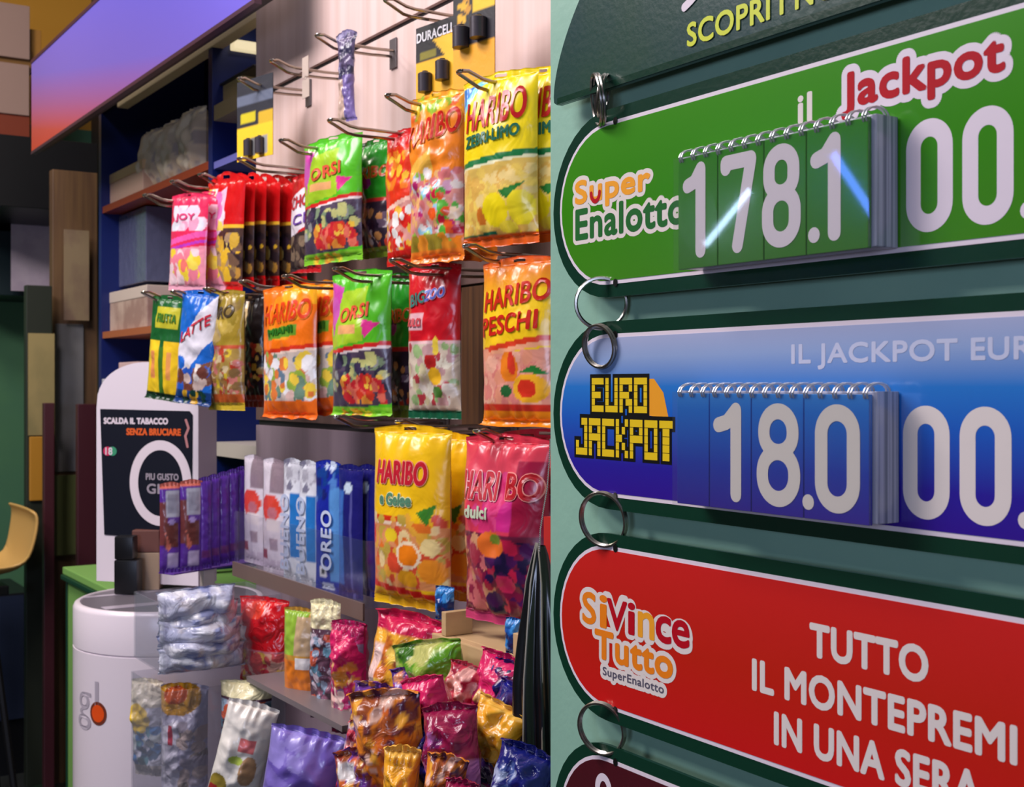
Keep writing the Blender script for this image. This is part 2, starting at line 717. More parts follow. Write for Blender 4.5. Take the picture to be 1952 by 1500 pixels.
numerals(b_, 'numeral', '', [('.', X0 + .010, X0 + .02), ('0', X0 + .018, X0 + .058), ('0', X0 + .065, X0 + .105), ('0', X0 + .112, X0 + .152)], EYE - .0905, EYE - .0135, IVORY, YS)

# red sign
r_ = sign('jackpot_sign', 'red rounded sign reading tutto il montepremi in una sera', EYE - .220, REDP)
for s, x0, x1, z0, z1, ink, bo, bi in (('SiVince', 1113, 1314, -.2205, -.1925, INKORANGE, .0055, .0013), ('Tutto', 1137, 1283, -.2495, -.2250, INKORANGE, .0055, .0014),
                                       ('SuperEnalotto', 1151, 1267, -.2665, -.2568, INKGREY, .0042, .0002)):
    lettering(r_, 'logo_outline', s, sx(x0), sx(x1), EYE + z0, EYE + z1, IVORY, 0, bo)
    if s != 'SiVince':
        lettering(r_, 'logo_lettering', s, sx(x0), sx(x1), EYE + z0, EYE + z1, ink, 2, bi)
for s, x0, x1, z0, z1, ink in (('S', 1113, 1137, -.2205, -.1925, INKORANGE), ('i', 1146, 1158, -.2205, -.1925, INKORANGE), ('V', 1160, 1196, -.2200, -.1940, INKRED), ('i', 1200, 1211, -.2200, -.1935, INKRED),
                               ('n', 1219, 1248, -.2200, -.1990, INKAMBER), ('c', 1253, 1280, -.2200, -.1985, INKRED), ('e', 1284, 1315, -.2200, -.1985, INKRED)):
    lettering(r_, 'logo_lettering', s, sx(x0), sx(x1), EYE + z0, EYE + z1, ink, 2, .0011)
lettering(r_, 'lettering', 'TUTTO', sx(1547), sx(1769), EYE - .2008, EYE - .1772, IVORY, 0, .0012)
lettering(r_, 'lettering', 'IL MONTEPREMI', sx(1437), sx(1938), EYE - .2385, EYE - .2150, IVORY, 0, .0012)
lettering(r_, 'lettering', 'IN UNA SERA', sx(1479), sx(1870), EYE - .2755, EYE - .2515, IVORY, 0, .0012)

# maroon sign, only its upper edge in the frame
m_ = sign('jackpot_sign', 'dark maroon rounded sign lowest on the wall, mostly cut off', EYE - .413, MAROONP)
v, f = pen([arc(sx(1152), EYE - .369, .009, .011, 10, 180), ], .007)
flat_mesh('logo_lettering', v, f, YS, WHITE, m_, .0010)


# spiral flip pads on the signs
def flip_pad(root, px0, px1, ztop, zbot, spots, cols, page_mat, z0, z1, ink, rings):
    YP = .672
    o = root.location
    x0, x1 = sx(px0, YP), sx(px1, YP)
    bm = bmesh.new()
    bm_box(bm, (x0 - .002 - o.x, YP + .004 - o.y, zbot - o.z), (x1 + .003 - o.x, YS - .0016 - o.y, ztop - o.z), .0008)
    pad = from_bm('flip_pad', bm, mat('plastic_page_edges', (190, 188, 204), .25, coat=.3, var=((120, 124, 140), (3, 260, 3), .4, .62)), root)
    xs = [x0] + [sx(p, YP) for p in cols] + [x1]
    for a, c in zip(xs, xs[1:]):
        bm = bmesh.new()
        bm_box(bm, (a + .0006 - o.x, YP - o.y, zbot - .001 - o.z), (c - .0006 - o.x, YP + .0035 - o.y, ztop - .002 - o.z), .0005)
        from_bm('page', bm, page_mat, pad)
    for ch, a, c in spots:
        xa, xc = sx(a, YP), sx(c, YP)
        v, f = pen(digit(ch, xc - xa, z1 - z0, .0118), .0118 * (1 if ch != '.' else .95))
        flat_mesh('numeral', v + np.array((xa, z0)), f, YP, ink, pad, .0003)
    bm = bmesh.new()
    for i in range(rings):
        xx = x0 + .004 + (x1 - x0 - .008) * i / (rings - 1)
        p = [(xx - o.x + .0012 * math.sin(a), YP + .010 - o.y + .0118 * math.cos(a), ztop - .001 - o.z + .0068 * math.sin(a)) for a in [k * 2 * math.pi / 14 for k in range(14)]]
        bm_tube(bm, p, .0008, 6, True)
        p = [(a + .0028, b2, c2) for a, b2, c2 in p]
        bm_tube(bm, p, .0008, 6, True)
    from_bm('spiral_binding', bm, mat('spiral_wire', (205, 205, 210), .3, .6), pad, True)
    # clear cover sheet over the pages
    bm = bmesh.new()
    bm_box(bm, (x0 - .003 - o.x, YP - .0022 - o.y, zbot - .002 - o.z), (x1 + .002 - o.x, YP - .0016 - o.y, ztop - .001 - o.z))
    from_bm('cover_sheet', bm, CLEARPAGE, pad)
    return pad


PAGEG = ramp_mat('green_page_print', [(0, (62, 122, 40)), (1, (52, 138, 26))], EYE + .09, EYE + .19, .12, .6)
PAGEB = ramp_mat('blue_page_print', [(0, (50, 30, 150)), (.35, (32, 60, 170)), (.8, (28, 110, 200)), (1, (60, 140, 216))], EYE - .095, EYE, .12, .6)
flip_pad(g, 1292, 1656, EYE + .1855, EYE + .095, [('1', 1302, 1352), ('7', 1374, 1442), ('8', 1453, 1527), ('.', 1552, 1560), ('1', 1545, 1613)], [1368, 1456, 1537], PAGEG, EYE + .1015, EYE + .178, WHITE, 14)
flip_pad(b_, 1290, 1658, EYE - .004, EYE - .0945, [('1', 1360, 1424), ('8', 1443, 1526), ('.', 1541, 1549), ('0', 1554, 1640)], [1352, 1432, 1532], PAGEB, EYE - .0895, EYE - .013, IVORY, 15)


# key rings joining the signs
def key_ring(px, py, dia, tilt, yaw, label, Y=YS - .004, r=.0017):
    bm = bmesh.new()
    R = dia / 2
    for k in (-1, 1):
        bm_tube(bm, [(R * math.cos(a), k * r * .9, R * math.sin(a)) for a in [i * 2 * math.pi / 36 for i in range(36)]], r, 6, True)
    o = from_bm('key_ring', bm, STEEL, None, True)
    o.location = at_y(px, py, Y)
    o.rotation_euler = (math.radians(tilt), 0, math.radians(yaw))
    tag(o, label, 'ring', 'steel split rings joining the signs')
    return o


key_ring(1140, 190, .046, 8, -28, 'dark split ring seen edge on under the header sign, outer of two', YS - .006, .0016)
key_ring(1150, 183, .038, -10, -46, 'dark split ring under the header sign, inner of two', YS - .002, .0016)
key_ring(1146, 578, .046, 6, 52, 'upper split ring in the gap under the green sign')
key_ring(1143, 660, .0385, 8, 8, 'split ring lying flat on the corner of the blue sign', YS - .006)
key_ring(1150, 990, .049, 6, 18, 'split ring in the gap between the blue and red signs')
key_ring(1147, 1388, .047, 6, 22, 'split ring in the gap between the red and maroon signs')

# ------------------------------------------------------------------ wrappers: bags, pouches, bars
def paint(design, u, v, asp):
    """ink of a printed film at (u, v) of the face; asp = width / height"""
    c = np.zeros(u.shape + (3,))
    for d in design:
        k = d[0]
        if k == 'fill':
            c[...] = rgb(d[1])
        elif k == 'rect':
            _, u0, v0, u1, v1, col = d[:6]
            sl = d[6] if len(d) > 6 else 0
            vv = v - sl * (u - .5)
            m = (u >= u0) & (u <= u1) & (vv >= v0) & (vv <= v1)
            c[m] = rgb(col)
        elif k == 'grad':
            _, v0, v1, ca, cb = d
            m = (v >= v0) & (v <= v1)
            t = np.clip((v - v0) / (v1 - v0), 0, 1)[..., None]
            c[m] = (np.array(rgb(ca)) * (1 - t) + np.array(rgb(cb)) * t)[m]
        elif k == 'ell':
            _, cx, cy, rx, ry, col = d[:6]
            m = ((u - cx) / rx) ** 2 + ((v - cy) / ry) ** 2 < 1
            c[m] = rgb(col)
        elif k == 'tri':
            (_, ax, ay, bx, by, qx, qy, col) = d
            s1 = (bx - ax) * (v - ay) - (by - ay) * (u - ax)
            s2 = (qx - bx) * (v - by) - (qy - by) * (u - bx)
            s3 = (ax - qx) * (v - qy) - (ay - qy) * (u - qx)
            m = ((s1 >= 0) & (s2 >= 0) & (s3 >= 0)) | ((s1 <= 0) & (s2 <= 0) & (s3 <= 0))
            c[m] = rgb(col)
        elif k == 'blobs':
            _, u0, v0, u1, v1, n, r0, r1, cols, seed = d
            rs = np.random.RandomState(seed)
            for i in range(int(n * 2.7)):
                cx, cy = rs.uniform(u0, u1), rs.uniform(v0, v1)
                rx = rs.uniform(r0, r1) * .58
                ry = rx * asp * rs.uniform(.7, 1.5)
                th = rs.uniform(0, 3.14)
                du, dv = (u - cx), (v - cy) / asp
                a, b = du * np.cos(th) + dv * np.sin(th), -du * np.sin(th) + dv * np.cos(th)
                m = (a / rx) ** 2 + (b / (ry / asp)) ** 2 < 1
                c[m & (v > v0 - .02) & (v < v1 + .02)] = rgb(cols[rs.randint(len(cols))])
    return c


def wrapper_meshes(W, H, T, design, seed, seal=(.05, .05), crumple=.25, pinch=.05, bendb=0.0, bendt=0.0, nu=60, nv=90, hole=True, notch=0.0, pleat=1.0, droop=.55):
    """meshes of a filled film bag: body, top seal, bottom seal. x across, z up, front towards -y"""
    vb, vt = seal
    vt = 1 - vt
    asp = W / H
    sd = seed * 7.31

    def surf(u, v, side):
        s = (v - vb) / (vt - vb)
        s = min(max(s, 0), 1)
        g = max(0.0, math.sin(math.pi * s)) ** .42
        pr = max(0.0, 1 - abs(2 * u - 1) ** 2.8) ** .75
        x = (u - .5) * W * (1 - pinch * g) + crumple * .02 * W * noise.noise((v * 7 + sd, u * 2, 1.7))
        th = T / 2 * pr * g
        nz = noise.noise((u * 2.6 + sd, v * 2.6 / asp, sd + side)) + .6 * noise.noise((u * 6 + sd, v * 6 / asp, side * 3.1))
        th += T * crumple * .5 * nz * pr * min(1, g * 1.3)
        e = math.exp(-s / .07) + math.exp(-(1 - s) / .07)
        th += pleat * T * .07 * math.sin(u * 34 + seed + 3 * noise.noise((u * 3, v * 4, sd))) * e * pr
        return Vector((x, -side * max(th, -.001), v * H))
    nat = np.linspace(0, 1, nu + 1)
    nav = np.linspace(vb, vt, nv + 1)
    V, Fc = [], []
    for side in (1, -1):
        k0 = len(V)
        for j in range(nv + 1):
            for i in range(nu + 1):
                V.append(surf(nat[i], nav[j], side))
        for j in range(nv):
            for i in range(nu):
                a = k0 + j * (nu + 1) + i
                q = (a, a + 1, a + nu + 2, a + nu + 1)
                Fc.append(q if side == 1 else q[::-1])
    uu, vv = np.meshgrid(nat, nav)
    ink = paint(design, uu, vv, asp).reshape(-1, 3)
    C = [np.concatenate([ink, ink])]
    for d in design:
        if d[0] == 'text':
            _, s, u0, v0, u1, v1, col = d[:7]
            edge = d[7] if len(d) > 7 else None
            sl = d[8] if len(d) > 8 else 0
            tv, tf, _a = txt_mesh(s)
            tv = np.stack((u0 + tv[:, 0] * (u1 - u0), v0 + tv[:, 1] * (v1 - v0) + sl * tv[:, 0]), 1)
            sc = np.array((W, H))
            for (r, n, cc, off) in (([(.016 * W, 8, edge, .0012)] if edge else []) + [(.007 * W, 6, col, .0018)]):
                gv, gf = grow(tv * sc, tf, r, n)
                gv = gv / sc
                k0 = len(V)
                lay = layers(len(gv), gf, 2e-5)
                for gi, (a, b) in enumerate(gv):
                    p = surf(min(max(a, 0), 1), b, 1)
                    V.append(p + Vector((0, -off - lay[gi], 0)))
                Fc += [tuple(q + k0 for q in fc) for fc in gf]
                C.append(np.tile(np.array(rgb(cc)), (len(gv), 1)))
    body = bpy.data.meshes.new('body')
    body.from_pydata([tuple(p) for p in V], [], Fc)
    set_col(body, np.concatenate(C))
    out = [body]
    for which in ('top', 'bottom'):
        v0, v1, bend = (vt, 1.0, bendt) if which == 'top' else (vb, 0.0, bendb)
        n, mrow = 26, 6
        V, Fc = [], []
        if abs(v1 - v0) < 1e-4:
            out.append(None)
            continue
        for j in range(mrow + 1):
            q = j / mrow
            for i in range(n + 1):
                u = i / n
                p = surf(u, v0, 1)
                sgn = 1 if which == 'top' else -1
                dz = abs(v1 - v0) * H * q
                saw = notch * .25 * abs(v1 - v0) * H * (q if j == mrow else 0) * abs(math.sin(u * 9 + seed))
                cu = bend * (q + .15) * (1 + .5 * noise.noise((u * 2.2 + sd, 0, sd)))
                V.append((p.x, p.y + .0006 * (1 if j % 2 else -1) + dz * math.sin(cu) * -1 + .004 * crumple * noise.noise((u * 4, q, sd)), p.z + sgn * (dz * math.cos(cu) - saw) - (droop * q * abs(2 * u - 1) ** 1.6 * abs(v1 - v0) * H if which == 'top' else 0)))
        for j in range(mrow):
            for i in range(n):
                if hole and which == 'top' and 2 <= j <= 3 and abs((i + .5) / n - .5) < .07:
                    continue
                a = j * (n + 1) + i
                Fc.append((a, a + 1, a + n + 2, a + n + 1))
        me = bpy.data.meshes.new(which + '_seal')
        me.from_pydata(V, [], Fc)
        uu, vv = np.meshgrid(np.linspace(0, 1, n + 1), np.linspace(v0, v1, mrow + 1))
        set_col(me, paint(design, uu, vv, asp).reshape(-1, 3))
        out.append(me)
    return out


def set_col(me, c):
    a = me.color_attributes.new('Col', 'FLOAT_COLOR', 'POINT')
    c4 = np.ones((len(me.vertices), 4), np.float32)
    c4[:, :3] = c
    a.data.foreach_set('color', c4.ravel())
    for p in me.polygons:
        p.use_smooth = True
    me.update()


def face_rect(xl, xr, yt, yb, Y=None, yaw=0.0, t=None):
    """upright face seen between the given edges: (base centre, width, height)"""
    xm = (xl + xr) / 2
    c = at_y(xm, 0, Y) if t is None else at_t(xm, 0, t)
    a = math.radians(yaw)
    e = (math.cos(a), math.sin(a))
    ss = []
    for px in (xl, xr):
        r = ray(px)
        ss.append(-(c.x * r[1] - c.y * r[0]) / (e[0] * r[1] - e[1] * r[0]))
    m = (ss[0] + ss[1]) / 2
    x, y = c.x + e[0] * m, c.y + e[1] * m
    t = -x * CB + y * CA
    z1, z0 = EYE + t * (HOR - yt) / FPX, EYE + t * (HOR - yb) / FPX
    return Vector((x, y, z0)), ss[1] - ss[0], z1 - z0


def wrapper(name, design, rect, Y, yaw, T, label, cat='sweets bag', group=None, seed=1, material=None, roll=0.0, lean=0.0, t=None, **kw):
    p, W, H = face_rect(*rect, Y=Y, yaw=yaw, t=t)
    me = wrapper_meshes(W, H, T, design, seed, **kw)
    root = empty(name, p, label, cat, group)
    root.rotation_euler = (math.radians(lean), math.radians(roll), math.radians(yaw))
    for nm, q in zip(('body', 'top_seal', 'bottom_seal'), me):
        if q is not None:
            link(nm, q, material or FILM, root)
    return root


def again(src, dv, drz, label, droll=0.0):
    """another of the same kind: copies the thing and each of its parts"""
    r = src.copy()
    COL.objects.link(r)
    r.location = Vector(src.location) + Vector(dv)
    r.rotation_euler = (src.rotation_euler[0], src.rotation_euler[1] + math.radians(droll), src.rotation_euler[2] + math.radians(drz))
    r['label'] = label
    for ch in src.children:
        c = ch.copy()
        COL.objects.link(c)
        c.parent = r
        for gch in ch.children:
            d = gch.copy()
            COL.objects.link(d)
            d.parent = c
    return r


# ------------------------------------------------------------------ display rack: wood-look back board with hooks
YR = 1.10
XRL = at_y(488, 0, YR).x
WOODP = mat('pale_pink_wood', (222, 196, 190), .5, var=((204, 174, 164), (30, 10, 1.2), .36, .74))
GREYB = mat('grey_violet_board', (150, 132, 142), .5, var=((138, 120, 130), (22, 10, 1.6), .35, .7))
SHADEDW = mat('shaded_wood_board', (112, 88, 82), .5, var=((92, 70, 66), (30, 10, 1.2), .36, .74))  # middle boards: shade behind the bag rows put into the wood colour
rack = empty('display_rack', ((XRL - 1.05) / 2, YR, 0), 'tall wood-grain slatted back board carrying the hooks of hanging bags', 'display rack')
SL = [EYE + .668, EYE + .415, EYE + .165, EYE - .085]
edges = [2.93, SL[0], SL[1], SL[2], SL[3], EYE - .36, .02]
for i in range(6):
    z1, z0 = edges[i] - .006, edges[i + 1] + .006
    box('back_board', (XRL, YR, z0), (-1.05, YR + .02, z1), WOODP if i < 2 else (SHADEDW if i < 4 else GREYB), rack, .001)
for i in range(4):
    box('slot_rail', (XRL, YR + .008, SL[i] - .006), (-1.05, YR + .022, SL[i] + .006), mat('slot_dark', (38, 32, 34), .5), rack)
box('end_post', (XRL - .004, YR + .0205, .02), (XRL + .03, YR + .05, 2.93), mat('post_grey', (120, 110, 118), .5), rack)
# dark brown upright seen between two bags
up_ = at_y(898, 0, YR - .012)
box('upright', (at_y(880, 0, YR - .012).x, YR - .012, EYE - .07), (at_y(921, 0, YR - .012).x, YR - .001, EYE + .165), mat('brown_wood', (96, 62, 34), .5, var=((60, 36, 22), (60, 9, 2), .4, .65)), rack)


def hook(px, py, Yt, slot, label, zr=None):
    tip = at_y(px, py, Yt)
    X = tip.x
    zb = tip.z - .016
    root = empty('display_hook', (X, YR, zb), label, 'hook', 'chrome wire hooks of the rack')
    d = YR - Yt
    bm = bmesh.new()
    s = .0052
    path = [(-s, 0, .004), (-s, -d * .3, .001), (-s, -d + .05, 0), (-s, -d + .035, .002), (-s, -d + .012, .013), (-s, -d + .003, .017),
            (-s * .4, -d, .0185), (s * .4, -d, .0185), (s, -d + .003, .019), (s, -d + .012, .020), (s, -d + .035, .012), (s, -d + .05, .010), (s, -d * .3, .010), (s, 0, .012)]
    bm_tube(bm, path, .0028, 8)
    from_bm('wire', bm, WIRE, root, True)
    bm = bmesh.new()
    bm_box(bm, (-.013, -.004, -.020), (.013, -.0008, .036), .001)
    from_bm('mounting_plate', bm, mat('plate_grey', (120, 112, 116), .35, .6), root)
    bm = bmesh.new()
    bm_tube(bm, [(-s, -d + .0015, .0172), (-s * .4, -d - .0012, .0187), (s * .4, -d - .0012, .0187), (s, -d + .0015, .0192)], .0026, 8)
    from_bm('rounded_tip', bm, mat('bright_tip', (240, 236, 230), .12, 1.0), root, True)
    return root


for a in [(735, 2, .943, 0, 'hook cut by the top edge, holding the battery cards'),
          (604, 70, .943, 0, 'top row hook holding the grey violet strap'),
          (517, 118, .943, 0, 'top row hook holding only a pale price tag'),
          (455, 152, .943, 0, 'leftmost top row hook, holding the dark and yellow card'),
          (875, 140, .89, 1, 'hook holding the yellow lemon bags'),
          (738, 185, .89, 1, 'hook just above the orange sweets bags'),
          (628, 232, .89, 1, 'hook with reddish reflections leading to the red sweets bags'),
          (535, 270, .89, 1, 'hook holding the lime green bags of the upper row'),
          (455, 305, .89, 1, 'hook left of the lime green bags holding a white and red bag'),
          (380, 335, .89, 1, 'hook holding the row of red topped bags'),
          (327, 348, .84, 1, 'second hook from the left over the pink bag'),
          (275, 374, .80, 1, 'long leftmost hook sticking out over the pink bag'),
          (887, 472, .89, 2, 'hook above the peach bag'),
          (746, 499, .89, 2, 'hook above the red and white bag'),
          (638, 515, .89, 2, 'hook above the lime green bag of the middle row'),
          (541, 529, .89, 2, 'hook above the orange bag of the middle row'),
          (458, 539, .89, 2, 'hook over the gold bag, its tip just under the red topped bags'),
          (390, 553, .86, 2, 'hook between the blue packet and the gold bag'),
          (328, 558, .82, 2, 'hook at the top of the blue and white packet'),
          (272, 560, .79, 2, 'leftmost hook of the middle row, over the green and yellow packet'),
          (640, 797, .89, 3, 'empty hook under the lime green bag'),
          (757, 807, .89, 3, 'hook holding the large yellow fruit bag'),
          (907, 825, .89, 3, 'hook holding the pink berry bag')]:
    hook(*a)
    # the last word of each row tells the slot it clips in

# ------------------------------------------------------------------ printed designs
RED, ORANGE, YEL = (196, 24, 26), (236, 112, 24), (246, 208, 22)
CANDY = [(226, 60, 40), (240, 196, 40), (96, 160, 50), (240, 236, 214), (236, 130, 40), (180, 40, 70)]
D = {}
D['lemon'] = [('fill', (246, 216, 20)), ('rect', 0, .47, 1, .505, (24, 116, 60), .05), ('rect', 0, .455, 1, .47, (236, 232, 190), .05),
              ('rect', 0, .06, 1, .455, (224, 186, 92), .05), ('blobs', .03, .08, .97, .42, 60, .06, .12, [(232, 196, 90), (240, 206, 96), (226, 178, 84), (236, 206, 130)], 3),
              ('ell', .35, .17, .06, .05, (214, 120, 40)), ('tri', .62, .30, .92, .345, .72, .25, (36, 120, 44)), ('ell', .55, .20, .17, .095, (246, 222, 24)), ('ell', .86, .20, .14, .10, (240, 218, 40)), ('ell', .68, .1, .12, .035, (240, 216, 60)),
              ('rect', 0, .062, .5, .085, (30, 100, 70), .03), ('rect', 0, .0, 1, .062, (228, 96, 28)),
              ('tri', 0, .93, .3, .95, .02, .78, (30, 120, 200)), ('tri', .2, .97, .34, .95, .04, .74, (120, 210, 235)),
              ('text', 'HARIBO', .16, .655, .92, .83, RED, None, .05), ('text', 'ZEBRI-LIMO', .17, .565, .86, .63, (24, 100, 76), None, .04)]
D['orange'] = [('fill', (240, 132, 30)), ('rect', 0, .84, 1, 1, (244, 160, 40)), ('blobs', .1, .84, .9, .98, 10, .05, .12, [(240, 196, 40), (150, 190, 50), (236, 100, 30)], 4), ('rect', 0, .48, .62, .62, (236, 180, 70), .2),
               ('rect', .0, .1, 1, .46, (222, 150, 140), .12), ('blobs', .05, .12, .95, .52, 46, .05, .12, [(210, 160, 190), (236, 180, 110), (150, 190, 70), (190, 40, 110), (230, 220, 214), (150, 200, 220), (220, 120, 120)], 8),
               ('blobs', .62, .18, .98, .40, 8, .07, .13, [(200, 30, 60), (236, 90, 30), (246, 220, 190), (90, 180, 60)], 5), ('blobs', .0, .05, .9, .16, 12, .1, .2, [(150, 130, 40), (226, 140, 40)], 6),
               ('rect', 0, 0, 1, .08, (240, 130, 40)), ('text', 'HARIBO', .14, .66, .98, .80, (206, 34, 24), (244, 150, 60), .08)]
D['redbag'] = [('fill', (224, 52, 24)), ('rect', 0, .86, 1, 1, (200, 20, 26)), ('blobs', .1, .56, .8, .82, 12, .08, .16, [(240, 160, 30), (244, 190, 50), (236, 120, 30)], 9), ('rect', 0, .42, 1, .45, (250, 200, 180), .1),
               ('rect', 0, .1, 1, .42, (214, 150, 140), .1), ('blobs', .05, .1, .95, .40, 18, .08, .18, [(224, 40, 30), (240, 236, 230), (236, 180, 60), (210, 60, 50)], 4), ('rect', 0, 0, 1, .1, (206, 30, 26))]
D['lime'] = [('fill', (84, 190, 34)), ('rect', .06, .5, .72, .86, (166, 206, 44), .06), ('tri', .0, .93, .30, .88, .14, .54, (206, 70, 170)), ('ell', .12, .72, .12, .1, (206, 90, 180)), ('tri', .7, .66, .92, .63, .74, .53, (220, 50, 140)),
             ('rect', .25, .56, .62, .62, (234, 170, 110)), ('rect', 0, .455, 1, .485, (206, 36, 36), .06), ('rect', 0, .44, 1, .456, (236, 220, 220), .06),
             ('rect', 0, .08, 1, .44, (78, 64, 84), .06), ('blobs', .05, .2, .95, .42, 18, .06, .12, [(60, 50, 80), (120, 140, 110), (44, 40, 60), (190, 190, 120), (150, 150, 150)], 2),
             ('blobs', .3, .12, .95, .28, 20, .05, .11, [(214, 60, 40), (236, 150, 60), (240, 196, 70), (226, 110, 90), (200, 40, 50)], 7), ('rect', 0, 0, 1, .08, (130, 200, 50)), ('blobs', .2, .01, .7, .06, 4, .05, .1, [(230, 150, 50), (240, 210, 60)], 3),
             ('text', 'ORSI', .30, .64, .78, .73, (226, 90, 60), None, .04)]
D['limedark'] = [('fill', (36, 140, 34)), ('rect', 0, .5, .3, 1, (50, 80, 36)), ('tri', .3, .78, .6, .72, .4, .58, (170, 190, 230)), ('ell', .5, .62, .13, .06, (130, 30, 110)), ('rect', 0, .455, 1, .48, (190, 36, 40)),
                 ('rect', 0, .08, 1, .45, (50, 38, 52)), ('blobs', .05, .1, .95, .40, 18, .06, .13, [(60, 44, 66), (200, 190, 190), (40, 30, 50), (190, 60, 40), (200, 140, 80), (110, 90, 110)], 12), ('rect', 0, 0, 1, .08, (120, 140, 40)),
                 ('text', 'HARIBO', .14, .64, .97, .73, (190, 70, 30), (150, 150, 50), .02)]
D['redgold'] = [('fill', (206, 18, 22)), ('rect', 0, .525, 1, .555, (244, 190, 50)), ('rect', 0, .07, 1, .525, (74, 50, 44)),
                ('blobs', .05, .12, .95, .46, 26, .07, .15, [(236, 186, 50), (190, 140, 60), (64, 44, 60), (150, 120, 80), (230, 210, 120), (50, 36, 40)], 5), ('rect', 0, 0, 1, .08, (216, 24, 26))]
D['redgoldfront'] = D['redgold'] + [('rect', 0, .48, .6, .84, (226, 190, 214), .3), ('blobs', .05, .52, .55, .84, 9, .1, .18, [(240, 210, 90), (220, 216, 90), (226, 120, 190), (236, 226, 236)], 5),
                                    ('blobs', .0, .1, .95, .46, 20, .08, .16, [(170, 140, 110), (214, 170, 60), (120, 90, 70), (236, 190, 50)], 8)]
D['pink'] = [('fill', (232, 46, 92)), ('blobs', .1, .62, .9, .84, 9, .12, .22, [(240, 210, 226), (244, 160, 190), (226, 226, 236)], 3), ('rect', 0, .5, 1, .56, (236, 90, 170), .1), ('rect', 0, .44, 1, .47, (190, 60, 190), .1),
             ('rect', 0, .03, 1, .43, (240, 150, 170), .05), ('blobs', .1, .06, .9, .40, 14, .12, .2, [(246, 214, 60), (240, 130, 150), (248, 214, 220), (240, 120, 110), (248, 222, 90)], 6), ('rect', 0, 0, 1, .05, (240, 170, 190)),
             ('text', 'JOY', .25, .70, .75, .78, (220, 60, 120))]
D['whitered'] = [('fill', (190, 28, 36)), ('rect', 0, .42, 1, .84, (232, 222, 228), .25), ('rect', 0, .05, 1, .40, (58, 46, 46), .1), ('blobs', .05, .06, .95, .34, 14, .1, .2, [(80, 66, 60), (50, 40, 44), (130, 110, 90)], 2),
                 ('text', 'CHOC', .14, .62, .92, .74, (196, 50, 60), None, .08), ('text', 'CE', .3, .46, .8, .56, (120, 80, 170), None, .05)]
D['gold'] = [('fill', (164, 138, 44)), ('blobs', .05, .55, .95, .95, 16, .1, .22, [(150, 128, 40), (186, 160, 70), (140, 116, 60), (176, 150, 90)], 3), ('rect', 0, .5, 1, .53, (190, 80, 50)),
             ('rect', 0, .1, 1, .5, (170, 140, 70)), ('blobs', .05, .1, .95, .5, 34, .06, .13, [(214, 186, 50), (150, 110, 60), (200, 120, 110), (130, 100, 60), (180, 60, 40), (200, 180, 140)], 9),
             ('rect', 0, .06, 1, .13, (190, 90, 40)), ('rect', 0, 0, 1, .06, (206, 176, 50)), ('text', 'ORO', .2, .74, .85, .84, (70, 56, 34), None, .03)]
D['golddark'] = [('fill', (30, 24, 26)), ('tri', .3, .98, .42, .98, .4, .5, (236, 206, 150)), ('blobs', .05, .1, .95, .55, 18, .08, .16, [(200, 160, 50), (60, 40, 40), (190, 60, 40), (230, 190, 90), (40, 30, 44)], 5), ('rect', 0, 0, 1, .1, (150, 50, 30))]
D['orange2'] = [('fill', (244, 116, 18)), ('rect', .45, .84, 1, 1, (246, 170, 30)), ('blobs', .3, .6, .9, .9, 5, .1, .2, [(246, 140, 24), (248, 160, 40)], 2), ('rect', .22, .60, .78, .68, (96, 150, 40), .06), ('rect', 0, .50, 1, .53, (214, 50, 26), .05), ('rect', 0, .485, 1, .50, (244, 216, 200), .05),
                ('rect', 0, .14, 1, .485, (206, 190, 180), .05), ('blobs', .05, .15, .95, .48, 30, .06, .13, [(240, 206, 70), (110, 140, 120), (240, 238, 240), (226, 190, 180), (96, 120, 140), (220, 120, 60), (150, 180, 70)], 4),
                ('rect', 0, 0, 1, .14, (240, 110, 30), .0), ('text', 'HARIBO', .16, .70, .94, .84, (220, 60, 20), (250, 140, 30), .04), ('text', 'MIAMI', .26, .615, .72, .66, (40, 110, 30), None, .03)]
D['redwhite'] = [('fill', (204, 18, 34)), ('rect', .1, .56, .46, .67, (220, 170, 176)), ('rect', 0, .475, 1, .495, (230, 190, 190)), ('rect', 0, .06, 1, .475, (206, 190, 170)),
                 ('blobs', .05, .1, .95, .46, 26, .07, .15, [(226, 220, 200), (190, 150, 150), (150, 180, 120), (214, 206, 196), (180, 60, 70), (200, 190, 150)], 6), ('ell', .62, .36, .09, .05, (190, 40, 40)), ('ell', .66, .27, .1, .06, (240, 186, 40)), ('ell', .68, .17, .1, .04, (70, 120, 50)),
                 ('ell', .7, .46, .05, .06, (236, 206, 70)), ('rect', 0, 0, 1, .05, (20, 90, 60)), ('text', 'BIG', .16, .715, .5, .79, (70, 130, 120), (190, 40, 50), .03), ('text', 'ZOO', .5, .745, .82, .81, (90, 110, 200), (230, 160, 190), .03), ('text', 'DULCI', .12, .59, .42, .64, (200, 60, 70))]
